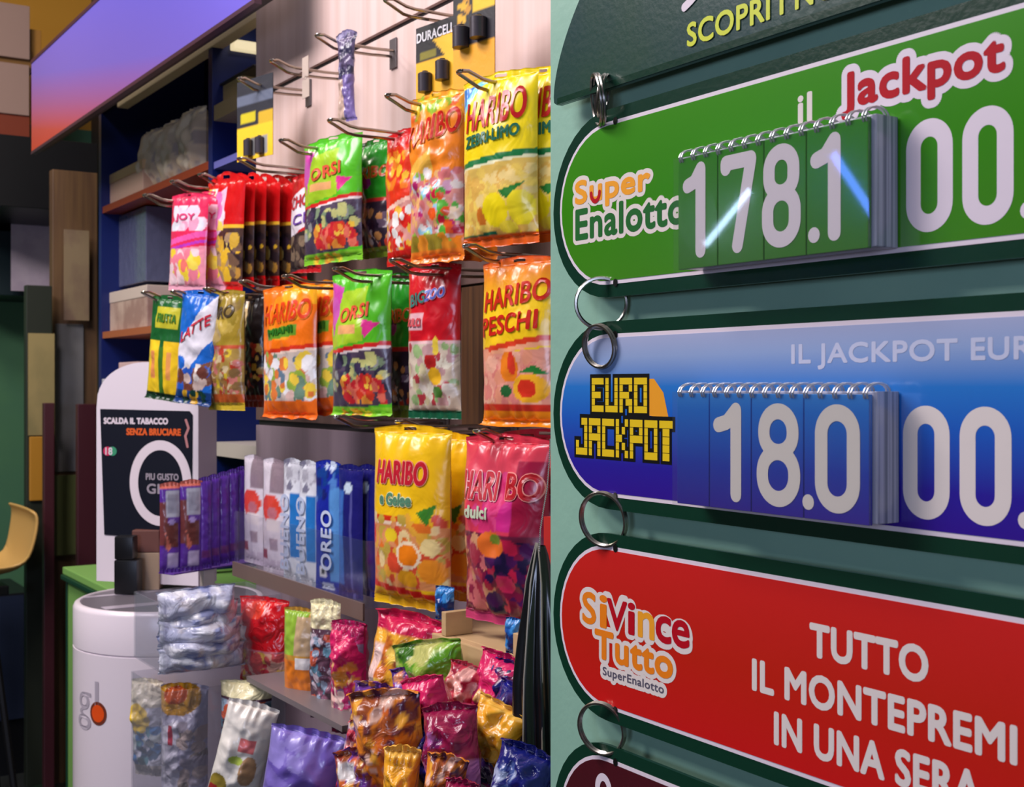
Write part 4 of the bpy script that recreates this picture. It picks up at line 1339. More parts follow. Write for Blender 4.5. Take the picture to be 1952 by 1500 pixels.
# heap of crinkled pouches in a dark bin
xh0, xh1 = at_y(634, 0, .74).x, -1.12
bin_ = open_box('goods_bin', 'dark bin filled with a heap of orange and purple pouches', xh0, xh1, .70, YR - .004, .30, .76, mat('bin_dark', (30, 22, 34), .4), 'bin', .006, .7)
PL = {
    'op': [('fill', (110, 60, 150)), ('blobs', 0, 0, 1, 1, 40, .08, .2, [(236, 150, 50), (226, 110, 50), (120, 60, 150), (90, 40, 110), (240, 180, 90), (150, 60, 50), (226, 196, 200)], 3)],
    'opw': [('fill', (110, 60, 150)), ('blobs', 0, 0, 1, 1, 40, .08, .2, [(236, 150, 50), (226, 110, 50), (120, 60, 60), (170, 90, 50), (240, 180, 90), (150, 60, 50)], 13), ('rect', .14, .72, .52, .86, (236, 230, 226), -.05)],
    'or': [('fill', (226, 130, 40)), ('blobs', 0, 0, 1, 1, 40, .07, .16, [(240, 170, 60), (210, 100, 40), (120, 60, 60), (236, 190, 170), (160, 80, 40), (90, 40, 70)], 5), ('rect', .55, .0, 1, .3, (236, 170, 50))],
    'go': [('fill', (240, 168, 40)), ('rect', 0, .88, 1, 1, (246, 190, 80)), ('blobs', 0, 0, 1, .6, 12, .08, .16, [(226, 140, 30), (214, 160, 60), (190, 120, 30)], 5)],
    'pk': [('fill', (214, 34, 100)), ('blobs', 0, 0, 1, .6, 14, .1, .2, [(190, 20, 90), (236, 140, 60), (150, 20, 80), (240, 190, 120)], 6), ('ell', .5, .3, .2, .1, (240, 160, 60))],
    'mg': [('fill', (150, 24, 70)), ('rect', 0, .3, 1, .5, (206, 120, 190)), ('blobs', .1, .1, .9, .8, 14, .1, .2, [(170, 30, 80), (120, 20, 60), (196, 110, 180), (110, 24, 90)], 6), ('ell', .5, .2, .2, .08, (226, 190, 214))],
    'gr': [('fill', (110, 166, 40)), ('blobs', 0, 0, 1, 1, 16, .12, .25, [(90, 150, 30), (150, 180, 70), (60, 110, 30), (190, 190, 110)], 6)],
    'nv': [('fill', (28, 26, 110)), ('blobs', 0, 0, 1, 1, 22, .08, .2, [(40, 40, 150), (20, 20, 70), (70, 40, 110), (190, 200, 226), (110, 30, 80)], 6)],
    'nvo': [('fill', (24, 30, 110)), ('ell', .4, .3, .22, .3, (240, 160, 100)), ('blobs', 0, .4, .5, .8, 8, .08, .14, [(170, 180, 210), (70, 90, 150)], 3)],
    'ye': [('fill', (236, 170, 50)), ('rect', 0, .8, 1, 1, (206, 30, 80)), ('rect', .08, .1, .3, .7, (236, 200, 190)), ('blobs', .3, 0, 1, .75, 16, .1, .2, [(226, 150, 40), (206, 110, 40), (240, 200, 90), (150, 80, 50)], 6)],
    'pu': [('fill', (100, 56, 160)), ('blobs', 0, 0, 1, 1, 16, .1, .2, [(120, 80, 180), (70, 30, 120), (230, 150, 110), (200, 60, 100)], 6)],
    'rs': [('fill', (196, 60, 80)), ('blobs', 0, 0, 1, 1, 18, .12, .25, [(226, 140, 130), (180, 30, 60), (150, 30, 60), (230, 170, 160)], 6)],
}
GH = 'crinkled pouches heaped in the dark bin'
heap = [('ye', (684, 818, 1160, 1400), .85, 20, 4, 'amber pouch with a red top at the upper left of the heap'),
        ('pk', (632, 702, 1180, 1340), .85, 30, -4, 'narrow magenta pouch at the far left of the heap'),
        ('gr', (764, 900, 1216, 1350), .845, 16, -12, 'green pouch lying at the top of the heap'),
        ('pu', (764, 862, 1262, 1400), .84, 30, -8, 'purple pouch in the middle of the heap under the green one'),
        ('pk', (880, 976, 1236, 1416), .86, 14, 10, 'hot pink pouch high on the right of the heap'),
        ('rs', (832, 906, 1256, 1390), .84, 30, 12, 'red pouch corner beside the hot pink pouch'),
        ('nv', (930, 1004, 1250, 1420), .88, 10, 6, 'dark violet pouch at the right end, under the wooden shelf'),
        ('pk', (796, 880, 1278, 1420), .79, 36, -14, 'pink pouch with amber dots in the centre of the heap'),
        ('nv', (892, 1006, 1296, 1520), .83, 10, 16, 'navy pouch at the right edge of the heap'),
        ('go', (876, 976, 1326, 1450), .80, 24, 20, 'gold cornered pouch among the navy ones'),
        ('op', (640, 744, 1290, 1490), .76, 44, 12, 'purple and orange pouch leaning at the left front of the heap'),
        ('or', (692, 830, 1298, 1540), .735, 40, -6, 'orange crinkled pouch at the front of the heap'),
        ('mg', (816, 926, 1338, 1570), .74, 30, -10, 'dark pink pouch with a pale patch at the front right'),
        ('nv', (780, 850, 1350, 1560), .76, 40, 6, 'dark pouch between the orange and the dark pink pouch'),
        ('go', (722, 794, 1412, 1620), .705, 50, 3, 'golden pouch at the lower front of the heap'),
        ('or', (786, 866, 1418, 1620), .71, 50, 10, 'amber pouch between the golden and the dark pink pouch'),
        ('nvo', (894, 1004, 1406, 1640), .745, 30, 14, 'navy pouch with an orange oval at the bottom right'),
        ('rs', (620, 672, 1362, 1620), .725, 40, 10, 'rose pouch at the lower left corner of the heap'),
        ('opw', (656, 746, 1418, 1640), .70, 44, -6, 'mottled orange pouch with a white sticker low in the heap'),
        ('mg', (846, 910, 1470, 1640), .70, 34, 4, 'deep pink pouch lowest at the front of the heap')]
for i, (k, rect, Y, yaw, roll, lab_) in enumerate(heap):
    wrapper('sweets_pouch', PL[k], rect, Y, yaw, .06, lab_, 'pouch', GH, 120 + i, FOIL, roll=roll, lean=-10 + 5 * (i % 4), crumple=.55, hole=False, notch=.8, bendt=.4, seal=(.07, .09), pinch=.08, nu=26, nv=32)

# bead chain and the black sack beside the sign wall
bm = bmesh.new()
cp = [(1049, 838), (1047, 880), (1043, 930), (1036, 970), (1030, 1010), (1028, 1050)]
pp = [at_t(x, y, 1.272) for x, y in cp]
L0 = pp[0]
cnt = 54
for i in range(cnt):
    q = i / (cnt - 1) * (len(pp) - 1)
    k = min(int(q), len(pp) - 2)
    p = pp[k].lerp(pp[k + 1], q - k)
    bmesh.ops.create_icosphere(bm, subdivisions=1, radius=.0011, matrix=Matrix.Translation(p - pp[-1]))
bm_tube(bm, [p - pp[-1] for p in pp], .0004, 5)
nail = pp[0] - pp[-1]
bm_tube(bm, [nail + Vector((-.001, .003, .001)), nail + Vector((-1.0356 - pp[0].x, .008, .001))], .0012, 6)
o = from_bm('bead_chain', bm, mat('bead_metal', (206, 196, 190), .25, .9), None, True)
o.location = pp[-1]
tag(o, 'thin bead chain hanging along the edge of the sign wall', 'chain')

t0 = at_t(1030, 1040, 1.50)
bt = at_t(1020, 1500, 1.50)
n, mrow = 72, 30
V, Fc = [], []
for j in range(mrow + 1):
    q = j / mrow
    w = .006 + .0235 * min(1, (q * 1.9) ** .7)
    z = (t0.z - .95) * (1 - q)
    for i in range(n):
        a = 2 * math.pi * i / n
        pl = 1 + .16 * math.sin(a * 9 + .6 * math.sin(q * 5)) * min(1, q * 3)
        V.append((w * math.cos(a) * pl - .008 * q * 0, w * math.sin(a) * pl, z))
for j in range(mrow):
    for i in range(n):
        a, b = j * n + i, j * n + (i + 1) % n
        Fc.append((a, b, b + n, a + n))
me = bpy.data.meshes.new('black_sack')
me.from_pydata(V, [], Fc)
for p in me.polygons:
    p.use_smooth = True
me.update()
sk = empty('hanging_sack', (t0.x, t0.y, .95), 'black pleated plastic sack hanging between the heap and the sign wall', 'sack')
link('folds', me, mat('sack_black', (12, 14, 18), .3, coat=.4), sk)
for i, (dx, dy) in enumerate(((-.014, -.020), (.010, -.027), (.024, -.014))):
    bm = bmesh.new()
    bm_tube(bm, [(.002 * i, -.006, t0.z - .95 + .004), (dx * .7, dy * .7, (t0.z - .95) * .86), (dx * 1.15, dy * 1.15, (t0.z - .95) * .5), (dx * 1.25, dy * 1.25, 0)], .0011, 6)
    from_bm('pale_cord', bm, mat('pale_cord', (150, 142, 130), .4), sk, True)
rs = box('red_strip', at_t(1040, 1200, 1.56) - Vector((.004, 0, 0)), at_t(1050, 985, 1.56) + Vector((.012, .004, 0)), mat('strip_red', (190, 44, 40), .4))
tag(rs, 'narrow red strip behind the bead chain at the sign wall edge', 'strip')

# ------------------------------------------------------------------ white round column with its poster
TC = 2.75
cc = at_t(325, 1137, TC)
cr = 176 * TC / FPX
ztop = cc.z
WCOL = mat('white_lacquer', (236, 224, 232), .28, coat=.3)
cl = empty('display_column', (cc.x, cc.y, 0), 'white round column with an orange dot and a poster board on top', 'display column')
bm = bmesh.new()
bm_lathe(bm, [(cr - .012, 0), (cr, .012), (cr, ztop - .092), (cr - .0022, ztop - .0915), (cr - .0022, ztop - .0880), (cr, ztop - .0875), (cr, ztop - .010), (cr - .003, ztop - .003), (cr - .008, ztop), (cr - .014, ztop), (cr - .016, ztop - .004), (0, ztop - .004)], 96)
from_bm('body', bm, WCOL, cl, True)
bm = bmesh.new()
bm_lathe(bm, [(cr - .0165, ztop - .0038), (cr - .0165, ztop - .002), (0, ztop - .002)], 64)
from_bm('top_inset', bm, mat('grey_inset', (96, 90, 98), .5), cl)
bm = bmesh.new()
for a0, wdt in ((-.10, .02), (.06, .035)):
    bm_box(bm, (a0 - wdt / 2, -cr * .8, ztop - .0019), (a0 + wdt / 2, cr * .3, ztop - .0010))
from_bm('inset_stripes', bm, mat('pale_inset', (170, 160, 172), .3), cl)


def on_column(name, v, f, z0, off, m, parent, ang0):
    """flat lettering wrapped on the column; v in metres (arc, height)"""
    R = cr + off
    me = bpy.data.meshes.new(name)
    me.from_pydata([(R * math.cos(ang0 + a / cr), R * math.sin(ang0 + a / cr), z0 + b) for a, b in v], [], f)
    me.update()
    return link(name, me, m, parent)


def column_hit(px, py):
    r = ray(px)
    A_ = r[0] ** 2 + r[1] ** 2
    B_ = -2 * (r[0] * cc.x + r[1] * cc.y)
    C_ = cc.x ** 2 + cc.y ** 2 - cr ** 2
    t = (-B_ - math.sqrt(B_ * B_ - 4 * A_ * C_)) / (2 * A_)
    x, y = t * r[0], t * r[1]
    return math.atan2(y - cc.y, x - cc.x), EYE + t * (HOR - py) / FPX


a1, z1 = column_hit(187, 1360)
ring_v = np.array([(0, 0)] + [(.024 * math.cos(2 * math.pi * i / 40), .024 * math.sin(2 * math.pi * i / 40)) for i in range(40)])
ring_f = [(0, 1 + i, 1 + (i + 1) % 40) for i in range(40)]
on_column('dot_rim', ring_v, ring_f, z1, .0008, mat('dot_brown', (120, 56, 40), .35), cl, a1)
on_column('orange_dot', ring_v * .74, ring_f, z1, .0013, mat('dot_orange', (238, 84, 26), .35), cl, a1)
aL, zL = column_hit(158, 1362)
v, f, asp = txt_mesh('gl')
hgl = .105
on_column('lettering', np.stack((-(.085) + v[:, 0] * .075, (v[:, 1] - .38) * hgl), 1), f, z1, .0008, mat('letter_grey', (180, 170, 182), .4), cl, a1 + .06)

# poster board at the back of the column
yawp = 40
bp_, bw, bh = face_rect(184, 378, 690, 1112, t=2.86, yaw=yawp)
brd = bpy.data.objects.new('poster_board', None)
COL.objects.link(brd)
brd.parent = cl
brd.location = (bp_.x - cc.x, bp_.y - cc.y, bp_.z)
brd.rotation_euler = (0, 0, math.radians(yawp))
zsh = bh * (1 - (778 - 690) / (1112 - 690))
pts = [(-bw / 2, 0), (bw / 2, 0), (bw / 2, zsh)] + [(bw / 2 * math.cos(math.radians(a)) * (1 if a < 90 else 1), zsh + (bh - zsh) * math.sin(math.radians(a)) ** .8) for a in range(8, 176, 8)] + [(-bw / 2, zsh)]
bm = bmesh.new()
outline_solid(bm, pts, 0, .08)
from_bm('back_board', bm, WCOL, brd)


def pz(py):
    return bh * (1112 - py) / (1112 - 690)


def pxx(px):
    return bw * ((px - 184) / (378 - 184) - .5)


bm = bmesh.new()
outline_solid(bm, [(pxx(200), pz(1022)), (pxx(366), pz(1026)), (pxx(368), pz(790)), (pxx(362), pz(783)), (pxx(192), pz(780))], -.002, -.0003)
from_bm('poster', bm, mat('poster_black', (16, 20, 34), .6, spec=.2), brd)


def bflat(name, v, f, off, m):
    me = bpy.data.meshes.new(name)
    lay = layers(len(v), f)
    me.from_pydata([(a, -.0022 - off - lay[i], b) for i, (a, b) in enumerate(v)], [], f)
    me.update()
    return link(name, me, m, brd)


def btext(s, x0, x1, y0, y1, m, bold=.0012):
    v, f, a = txt_mesh(s)
    v = np.stack((pxx(x0) + v[:, 0] * (pxx(x1) - pxx(x0)), pz(y1) + v[:, 1] * (pz(y0) - pz(y1))), 1)
    v, f = grow(v, f, bold, 6)
    bflat('poster_lettering', v, f, .0006, m)


btext('SCALDA IL TABACCO', 200, 322, 797, 808, WHITE)
btext('SENZA BRUCIARE', 244, 346, 817, 829, mat('poster_orange', (226, 96, 40), .4))
btext('PIU GUSTO', 281, 342, 902, 914, mat('poster_grey', (160, 150, 160), .4), .0008)
btext('GLO', 283, 335, 922, 940, mat('poster_grey', (160, 150, 160), .4), .001)
v, f = pen([[(pxx(308) + (pxx(353) - pxx(308)) * 1.12 * math.cos(a), pz(920) + (pz(848) - pz(920)) * math.sin(a)) for a in [i * 2 * math.pi / 48 for i in range(49)]]], .022)
bflat('poster_ring', v, f, .0004, mat('ring_white', (232, 218, 224), .4))
for q, c in ((0, (206, 40, 90)), (1, (60, 150, 110))):
    v, f = pen([[(pxx(206 + 10 * q), pz(861)), (pxx(207 + 10 * q), pz(861))]], .021)
    bflat('age_badge', v, f, .0004 + q * .0001, mat('badge_%d' % q, c, .4))
btext('18', 203, 216, 854, 868, WHITE, .0006)
v, f = pen([[(pxx(356), pz(800)), (pxx(361), pz(815)), (pxx(355), pz(830)), (pxx(359), pz(850))]], .006)
bflat('poster_mark', v, f, .0004, mat('mark_rose', (190, 130, 130), .4))

# things on the column
dv = at_t(243, 1126, 2.80)
dev = empty('vape_device', (dv.x, dv.y, ztop - .0008), 'black upright vaping device standing on the white column', 'vaping device')
bm = bmesh.new()
bm_box(bm, (-.024, -.020, 0), (.028, .020, .076), .004)
from_bm('base', bm, BLACK, dev, True)
bm = bmesh.new()
bm_box(bm, (-.024, -.018, .0765), (.018, .018, .128), .004)
from_bm('mouthpiece', bm, BLACK, dev, True)
dev.rotation_euler = (0, 0, math.radians(55))
ct = at_t(282, 1088, 2.86)
cup = empty('tan_box', (ct.x, ct.y, ztop - .0008), 'small tan and brown carton on the column beside the black device', 'carton')
bm = bmesh.new()
bm_box(bm, (-.030, -.022, 0), (.030, .022, .085), .002)
from_bm('body', bm, mat('tan_card', (186, 158, 130), .5), cup)
bm = bmesh.new()
bm_box(bm, (-.0305, -.0225, .085), (.0305, .0225, .135), .002)
from_bm('lid', bm, mat('brown_card', (110, 66, 56), .5), cup)
cup.rotation_euler = (0, 0, math.radians(60))
pst = empty('bar_stand', (*(P1.lerp(P2, .5)).xy, ztop - .0008), 'clear stand holding the purple bars above the column', 'stand')
zt = P2.z - .004
bm = bmesh.new()
bm_box(bm, (-.012, -.012, 0), (.012, .012, zt - ztop - .002), .002)
from_bm('post', bm, mat('post_cream', (222, 208, 196), .4), pst)
dvec = P2 - P1
Ld = Vector((dvec.x, dvec.y, 0)).length
bm = bmesh.new()
bm_box(bm, (-Ld * .56, -.022, zt - ztop - .002), (Ld * .62, .022, zt - ztop + .001), .001)
tr = from_bm('tray', bm, mat('tray_violet', (96, 60, 150), .3), pst)
tr.rotation_euler = (0, 0, math.atan2(dvec.y, dvec.x))

# ------------------------------------------------------------------ blue shelf unit behind
YB = 1.16
XB0, XB1 = at_y(190, 0, YB).x, XRL - .006
BLUE = mat('blue_laminate', (10, 30, 98), .4)
DBLUE = mat('dark_blue_back', (5, 9, 38), .5)
su = empty('shelf_unit', ((XB0 + XB1) / 2, YB + .19, .95), 'deep blue shelf unit with red shelf edges behind the column', 'shelf unit')
box('back_panel', (XB0, YB + .36, .96), (XB1, YB + .375, 2.9), DBLUE, su)
xm = at_y(400, 0, YB).x
for x in (XB0, xm, XB1 - .02):
    box('upright', (x - .012, YB, .96), (x + .018, YB + .36, 2.9), BLUE, su, .001)
zt_ = at_y(238, 175, YB).z - .026
box('top_rail', (at_y(226, 0, YB).x, YB - .004, zt_ - .012), (XB1, YB + .03, zt_ + .012), mat('cream_rail', (240, 224, 194), .4), su)
zs1 = at_y(237, 380, YB).z
box('fascia', (XB0, YB - .002, zt_ + .0125), (XB1, YB + .02, 2.9), mat('fascia_black', (12, 12, 24), .5), su)
REDW = mat('red_wood', (150, 58, 30), .4)
box('shelf', (XB0 + .02, YB + .004, zs1 - .014), (xm - .014, YB + .355, zs1 + .008), REDW, su)
zs2 = at_y(235, 632, YB).z
box('shelf', (XB0 + .02, YB + .004, zs2 - .014), (xm - .014, YB + .355, zs2 + .008), mat('orange_wood', (170, 96, 60), .4), su)
zs3 = at_y(450, 862, YB).z
box('shelf', (XB0 + .02, YB + .004, zs3 - .016), (XB1 - .022, YB + .355, zs3 + .02), mat('pale_shelf', (190, 180, 172), .4), su)
zs4 = at_y(440, 190, YB).z
box('shelf', (xm + .02, YB + .004, zs4 - .03), (XB1 - .022, YB + .355, zs4 + .01), mat('cream_shelf', (206, 180, 130), .4), su)
zs5 = at_y(440, 300, YB).z
box('shelf', (xm + .02, YB + .004, zs5 - .01), (XB1 - .022, YB + .355, zs5 + .008), mat('violet_shelf', (120, 120, 200), .4), su)

# goods on it
TAN = mat('tan_carton', (232, 200, 152), .5)


def goods(name, rect, Y, depth, m, label, cat, z=None, lid=None):
    p, W, H = face_rect(*rect, Y=Y)
    z0 = z if z is not None else p.z
    H = p.z + H - z0
    root = empty(name, (p.x, p.y + depth / 2, z0), label, cat)
    bm = bmesh.new()
    bm_box(bm, (-W / 2, -depth / 2, 0), (W / 2, depth / 2, H * (.72 if lid else 1)), .003)
    from_bm('body', bm, m, root)
    if lid:
        bm = bmesh.new()
        bm_box(bm, (-W / 2 - .002, -depth / 2 - .002, H * .72), (W / 2 + .002, depth / 2 + .002, H), .003)
        from_bm('lid', bm, lid, root)
    return root


goods('carton', (197, 272, 322, 392), YB + .03, .16, mat('rose_carton', (214, 178, 156), .5), 'tan lidded carton on the red shelf edge', 'carton', zs1 + .009, TAN)
goods('plastic_case', (200, 278, 408, 545), YB + .06, .14, mat('smoky_plastic', (96, 100, 130), .15, coat=.6, bump=(25, .3)), 'smoky clear plastic case under the red shelf', 'case', None)
goods('carton', (196, 280, 552, 640), YB + .03, .16, mat('cream_carton', (196, 172, 158), .5, var=((160, 130, 120), (9, 9, 9), .4, .6)), 'cream and brown carton on the orange shelf', 'carton', zs2 + .009, mat('cream_lid', (206, 190, 180), .5))
SV = [('fill', (240, 226, 196)), ('blobs', 0, 0, 1, 1, 18, .12, .25, [(214, 200, 176), (244, 232, 206), (190, 180, 172), (226, 208, 172)], 4)]
for i, (rc, lb) in enumerate((((274, 322, 244, 372), 'crinkled silver beige bag on the red shelf next to the carton'), ((312, 362, 226, 356), 'middle crinkled silver beige bag on the red shelf'), ((352, 394, 200, 338), 'tall crinkled beige bag against the blue upright'))):
    p_, W_, H_ = face_rect(*rc, Y=YB + .07)
    w_ = wrapper('snack_bag', SV, rc, YB + .08, 8, .09, lb, 'bag', 'crinkled bags on the red shelf', 140 + i, PAPER, crumple=.4, hole=False, notch=1, nu=18, nv=24)
    w_.location.z = zs1 + .010
goods('carton', (416, 462, 150, 186), YB + .03, .12, mat('yellow_carton', (206, 180, 120), .5), 'yellowish carton on the upper shelf beside the wood board', 'carton', zs4 + .011)
goods('grey_box', (404, 484, 150, 176), YB + .02, .2, mat('dark_box', (40, 38, 44), .4), 'dark flat box in the black upper compartment', 'box', zs4 + .012 + .06)
lb_ = goods('lamp_housing', (414, 446, 84, 102), YB + .05, .1, mat('lamp_pale', (240, 226, 190), .4, emit=((255, 236, 190), .8)), 'small lit lamp in the dark gap under the header', 'lamp', None)

# packets poking up behind the poster board
goods('white_packet', (194, 214, 722, 778), YB + .0, .05, mat('packet_white', (206, 206, 220), .4), 'white packet corner left of the poster board', 'packet', zs3 + .022)
goods('pink_packet', (226, 262, 690, 740), YB + .02, .05, mat('packet_pink', (226, 190, 190), .4), 'pale pink packet behind the top of the poster board', 'packet', zs3 + .022)

# lit header over the shelf unit
YH = .95
hx0 = at_y(60, 0, YH).x
zh1, zh0 = at_y(57, 125, YH).z, at_y(63, 287, YH).z
HM = ramp_mat('header_print', [(0, (186, 54, 28)), (.18, (176, 64, 62)), (.38, (142, 80, 140)), (.62, (104, 90, 186)), (1, (98, 90, 196))], zh0 - .06, zh1 + .10, .32, .1, .13, None, -.17)
HM_n = [n for n in HM.node_tree.nodes if n.type == 'MAP_RANGE'][0]
HM_n.inputs[1].default_value = zh0 + .17 * 4.38 - .10
HM_n.inputs[2].default_value = zh1 + .17 * 4.38 + .02
HM_m = [n for n in HM.node_tree.nodes if n.type == 'MATH'][0]
HM_m.inputs[1].default_value = .17
for nd in (HM_n,):
    nd.inputs[1].default_value = zh0 - .17 * 4.38
    nd.inputs[2].default_value = zh1 - .17 * 4.38 + .12
hdr = empty('lit_header', ((hx0 - 2.3) / 2, YH + .1, zh0), 'backlit header panel fading from violet blue to orange above the shelves', 'lit sign')
box('face', (hx0, YH, zh0), (-2.40, YH + .012, zh1), HM, hdr)
box('housing', (hx0, YH + .0125, zh0 + .004), (-2.40, YH + .04, zh1 - .002), mat('housing_dark', (20, 16, 24), .5), hdr)
box('lower_trim', (hx0, YH - .002, zh0 - .010), (-2.40, YH + .014, zh0 - .0005), mat('trim_plum', (60, 30, 50), .4), hdr)
box('upper_trim', (hx0, YH - .002, zh1 + .0005), (-2.40, YH + .014, zh1 + .012), mat('trim_plum', (60, 30, 50), .4), hdr)

# green counter under the shelf unit
GRN = mat('green_laminate', (128, 178, 92), .4, bump=(60, .02))
DG = mat('dark_green_trim', (12, 58, 40), .35)
cx0 = at_y(119, 0, .86).x
ctr = empty('green_counter', ((cx0 - 2.93) / 2, 1.2, 0), 'low green counter with dark green edging left of the white column', 'counter')
box('cabinet', (cx0 + .010, .872, .02), (-2.96, 1.52, .915), GRN, ctr, .003)
box('worktop', (cx0, .86, .93), (-2.94, 1.535, .95), GRN, ctr, .003)
box('edging', (cx0 - .002, .855, .916), (-2.94, 1.52, .9295), DG, ctr, .003)
box('corner_post', (cx0 + .001, .868, .02), (cx0 + .0095, .90, .915), DG, ctr, .003)

# ------------------------------------------------------------------ far end of the shop
XE = -6.2
structure(box('floor', (-6.6, -2.8, -.1), (1.6, 2.2, 0), mat('dark_floor', (44, 48, 48), .4, var=((58, 60, 58), (3, 3, 3), .4, .6))))
structure(box('ceiling', (-6.6, -2.8, 3.5), (1.6, 2.2, 3.6), mat('ceiling_white', (206, 196, 186), .6)))
structure(box('wall_back', (-6.6, 1.62, 0), (-1.0357, 1.74, 3.5), mat('back_wall_dark', (90, 84, 80), .6)))
structure(box('wall_far', (-6.6, -2.8, 0), (XE, 1.62, 2.68), mat('far_wall_green', (86, 138, 98), .5, var=((70, 120, 100), (2, 2, 2), .4, .7))))
structure(box('trim_1', (-6.6, -2.8, 2.68), (XE, 1.62, 3.5), mat('ochre_band', (226, 164, 56), .5)))
structure(box('wall_front', (-6.6, -2.92, 0), (1.6, -2.8, 3.5), mat('front_wall', (120, 112, 106), .6)))
structure(box('wall_near', (1.6, -2.8, 0), (1.7, 1.62, 3.5), mat('near_wall', (110, 110, 116), .6)))


def slab(name, px0, px1, py0, py1, X, depth, m, label, cat, bevel=.003, group=None):
    """upright block facing the camera side (+x), its face at x = X"""
    a, b = at_x(px0, py1, X), at_x(px1, py0, X)
    o = box(name, (X - depth, a.y, min(a.z, b.z)), (X, b.y, max(a.z, b.z)), m, None, bevel)
    tag(o, label, cat, group)
    return o


PINKB = mat('pinkish_cabinet', (158, 130, 122), .5)
ucab = slab('wall_cabinet', -60, 57, 12, 98, -5.3, .898, PINKB, 'upper pinkish beige cabinet block at the top left corner', 'cabinet')
slab('cabinet_gap', -60, 62, 98.5, 124, -5.32, .878, mat('ochre_brown', (120, 84, 40), .5), 'brown board between the two pinkish blocks', 'board')
slab('wall_cabinet', -60, 56, 124.5, 208, -5.3, .898, PINKB, 'lower pinkish beige cabinet block at the left edge', 'cabinet')
slab('red_board', -60, 57, 208.5, 262, -5.31, .888, mat('red_brown', (124, 50, 28), .5), 'red brown board under the pinkish blocks', 'board')
slab('side_ledge', 57.5, 79, 58, 122, -5.33, .868, mat('ochre_ledge', (160, 112, 46), .5), 'ochre ledge block right of the pinkish cabinets', 'board')
slab('dark_hood', -60, 186, 274, 388, -5.15, 1.048, mat('hood_black', (14, 14, 18), .4), 'black hood under the header at the left', 'hood')
slab('dark_board', -60, 106, 446, 560, -5.75, .448, mat('teal_dark', (22, 44, 50), .5), 'dark teal board behind the pinned notice', 'board')
nt_ = slab('paper_notice', 21, 98, 396, 554, -5.70, .004, mat('notice_paper', (236, 218, 230), .6, var=((222, 202, 218), (12, 12, 12), .4, .6)), 'pale paper notice pinned on the dark teal board', 'notice', .0004)
wp = slab('wood_panel', 100, 186, 330, 1500, -4.75, .05, mat('brown_panel', (112, 84, 56), .5, var=((92, 66, 48), (8, 30, 2), .4, .65)), 'brown wood panel left of the blue shelf unit', 'panel')
slab('pale_sheet', 122, 170, 440, 610, -4.70, .004, mat('sheet_beige', (140, 120, 92), .6, var=((120, 96, 80), (10, 10, 6), .4, .6)), 'beige sheet stuck high on the brown wood panel', 'sheet', .0004)
tb = slab('tall_board', 50, 99.5, 545, 1500, -4.66, .04, mat('tall_board_dark', (38, 44, 34), .5), 'tall dark board at the edge of the green wall, under the notice', 'board')
slab('pale_sheet', 54, 104, 636, 830, -4.655, .005, mat('sheet_cream', (164, 146, 96), .6, var=((140, 128, 84), (7, 7, 4), .4, .6)), 'cream sheet beside the green wall', 'sheet', .0004)
slab('grey_board', 106, 160, 618, 900, -4.7375, .012, mat('sheet_grey', (126, 124, 126), .6, var=((110, 106, 104), (7, 7, 4), .4, .6)), 'grey rounded board before the brown wood panel', 'board', .004)
slab('ochre_board', 57, 88, 832, 955, -4.645, .015, mat('ochre', (186, 130, 36), .5), 'ochre yellow board between the green wall and the dark post', 'board')
slab('olive_board', 104, 152, 905, 1060, -4.72, .03, mat('olive', (86, 92, 50), .5), 'olive green board between the two plum posts', 'board')
MAR = mat('plum_wood', (72, 30, 40), .4)
slab('plum_post', 84, 104, 768, 1530, -4.5, .03, MAR, 'left plum coloured post of the pair', 'post', .003, 'plum posts by the brown panel')
slab('plum_post', 148, 184, 770, 1530, -4.5, .03, MAR, 'right wider plum coloured post of the pair', 'post', .003, 'plum posts by the brown panel')

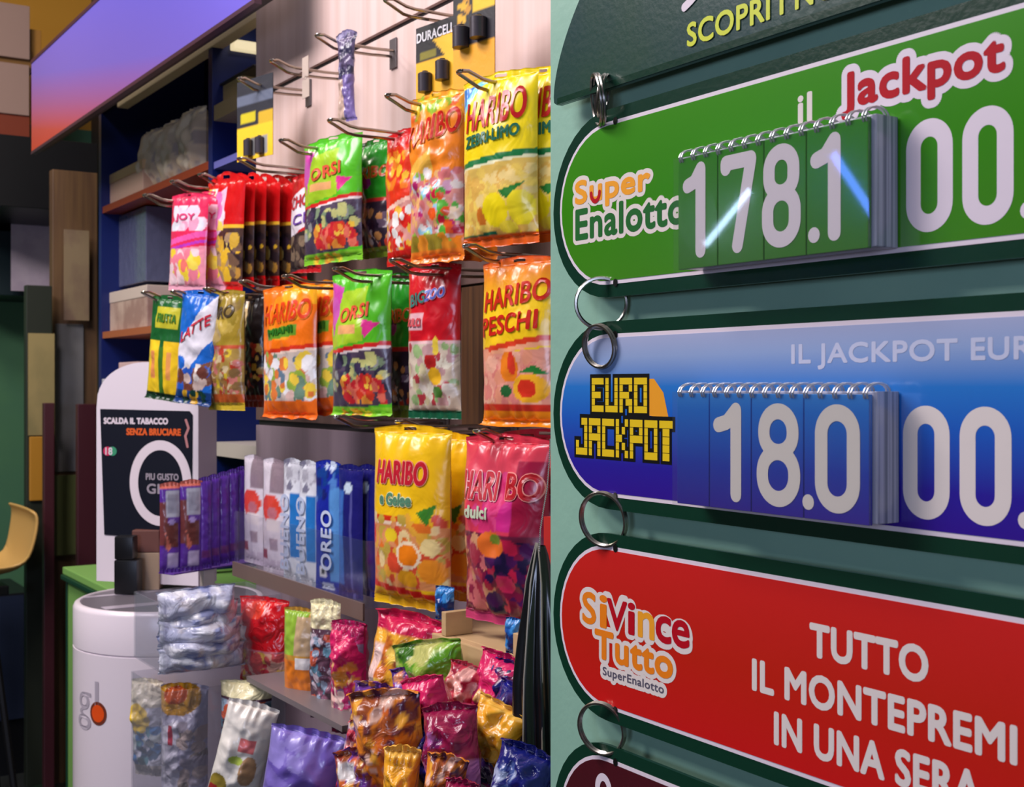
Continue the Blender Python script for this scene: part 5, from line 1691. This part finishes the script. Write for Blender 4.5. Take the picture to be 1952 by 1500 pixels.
# shell chair at the left edge
XC = -4.3
root = None
prof = [(70, 972), (80, 980), (83, 1000), (76, 1040), (66, 1080), (48, 1098), (20, 1108), (-40, 1116), (-110, 1120)]
cpt = [at_x(a, b, XC) for a, b in prof]
base = at_x(-20, 1480, XC)
ch = empty('shell_chair', (XC - .2, cpt[6].y - .12, 0), 'beige moulded shell chair seen from the side at the left edge', 'chair')
bm = bmesh.new()
nw = 16
rows = []
for k, p in enumerate(cpt):
    q = k / (len(cpt) - 1)
    row = []
    for i in range(nw + 1):
        s = i / nw * 2 - 1
        half = .20 * (.82 + .18 * math.sin(math.pi * min(1, q * 1.4 + .15)))
        lift = .05 * abs(s) ** 2.5
        inward = -lift * (1 - q) * .25
        row.append(bm.verts.new((XC - .2 + s * half - ch.location.x, p.y + inward - ch.location.y, p.z + lift * q * .9)))
    rows.append(row)
for a, b in zip(rows, rows[1:]):
    for i in range(nw):
        bm.faces.new((a[i], a[i + 1], b[i + 1], b[i]))
sh_ = from_bm('seat_shell', bm, mat('beige_plastic', (216, 172, 100), .4), ch, True)
so = sh_.modifiers.new('thickness', 'SOLIDIFY')
so.thickness = .012
su_ = sh_.modifiers.new('smooth', 'SUBSURF')
su_.levels = su_.render_levels = 1
sz0 = cpt[6].z - .02
for dx in (-.14, .14):
    for dy in (-.16, .14):
        bm = bmesh.new()
        bm_tube(bm, [(dx * .6, dy * .5, sz0), (dx * 1.2, dy * 1.1, 0)], .012, 8)
        from_bm('leg', bm, BLACK, ch, True)
bm = bmesh.new()
bm_box(bm, (-.13, -.14, sz0 - .035), (.13, .13, sz0 - .004), .004)
from_bm('seat_frame', bm, BLACK, ch)
ap = slab('dark_cabinet', -60, 62, 1128, 1500, -4.95, .4, mat('cabinet_black', (12, 14, 20), .4), 'black cabinet with a dark glass door behind the shell chair', 'cabinet')
pa, pb = at_x(-50, 1380, -4.949), at_x(57, 1132, -4.949)
box('glass_door', (-4.949, pa.y, pa.z), (-4.94, pb.y, pb.z), mat('dark_glass', (40, 48, 70), .12, coat=.5), ap)
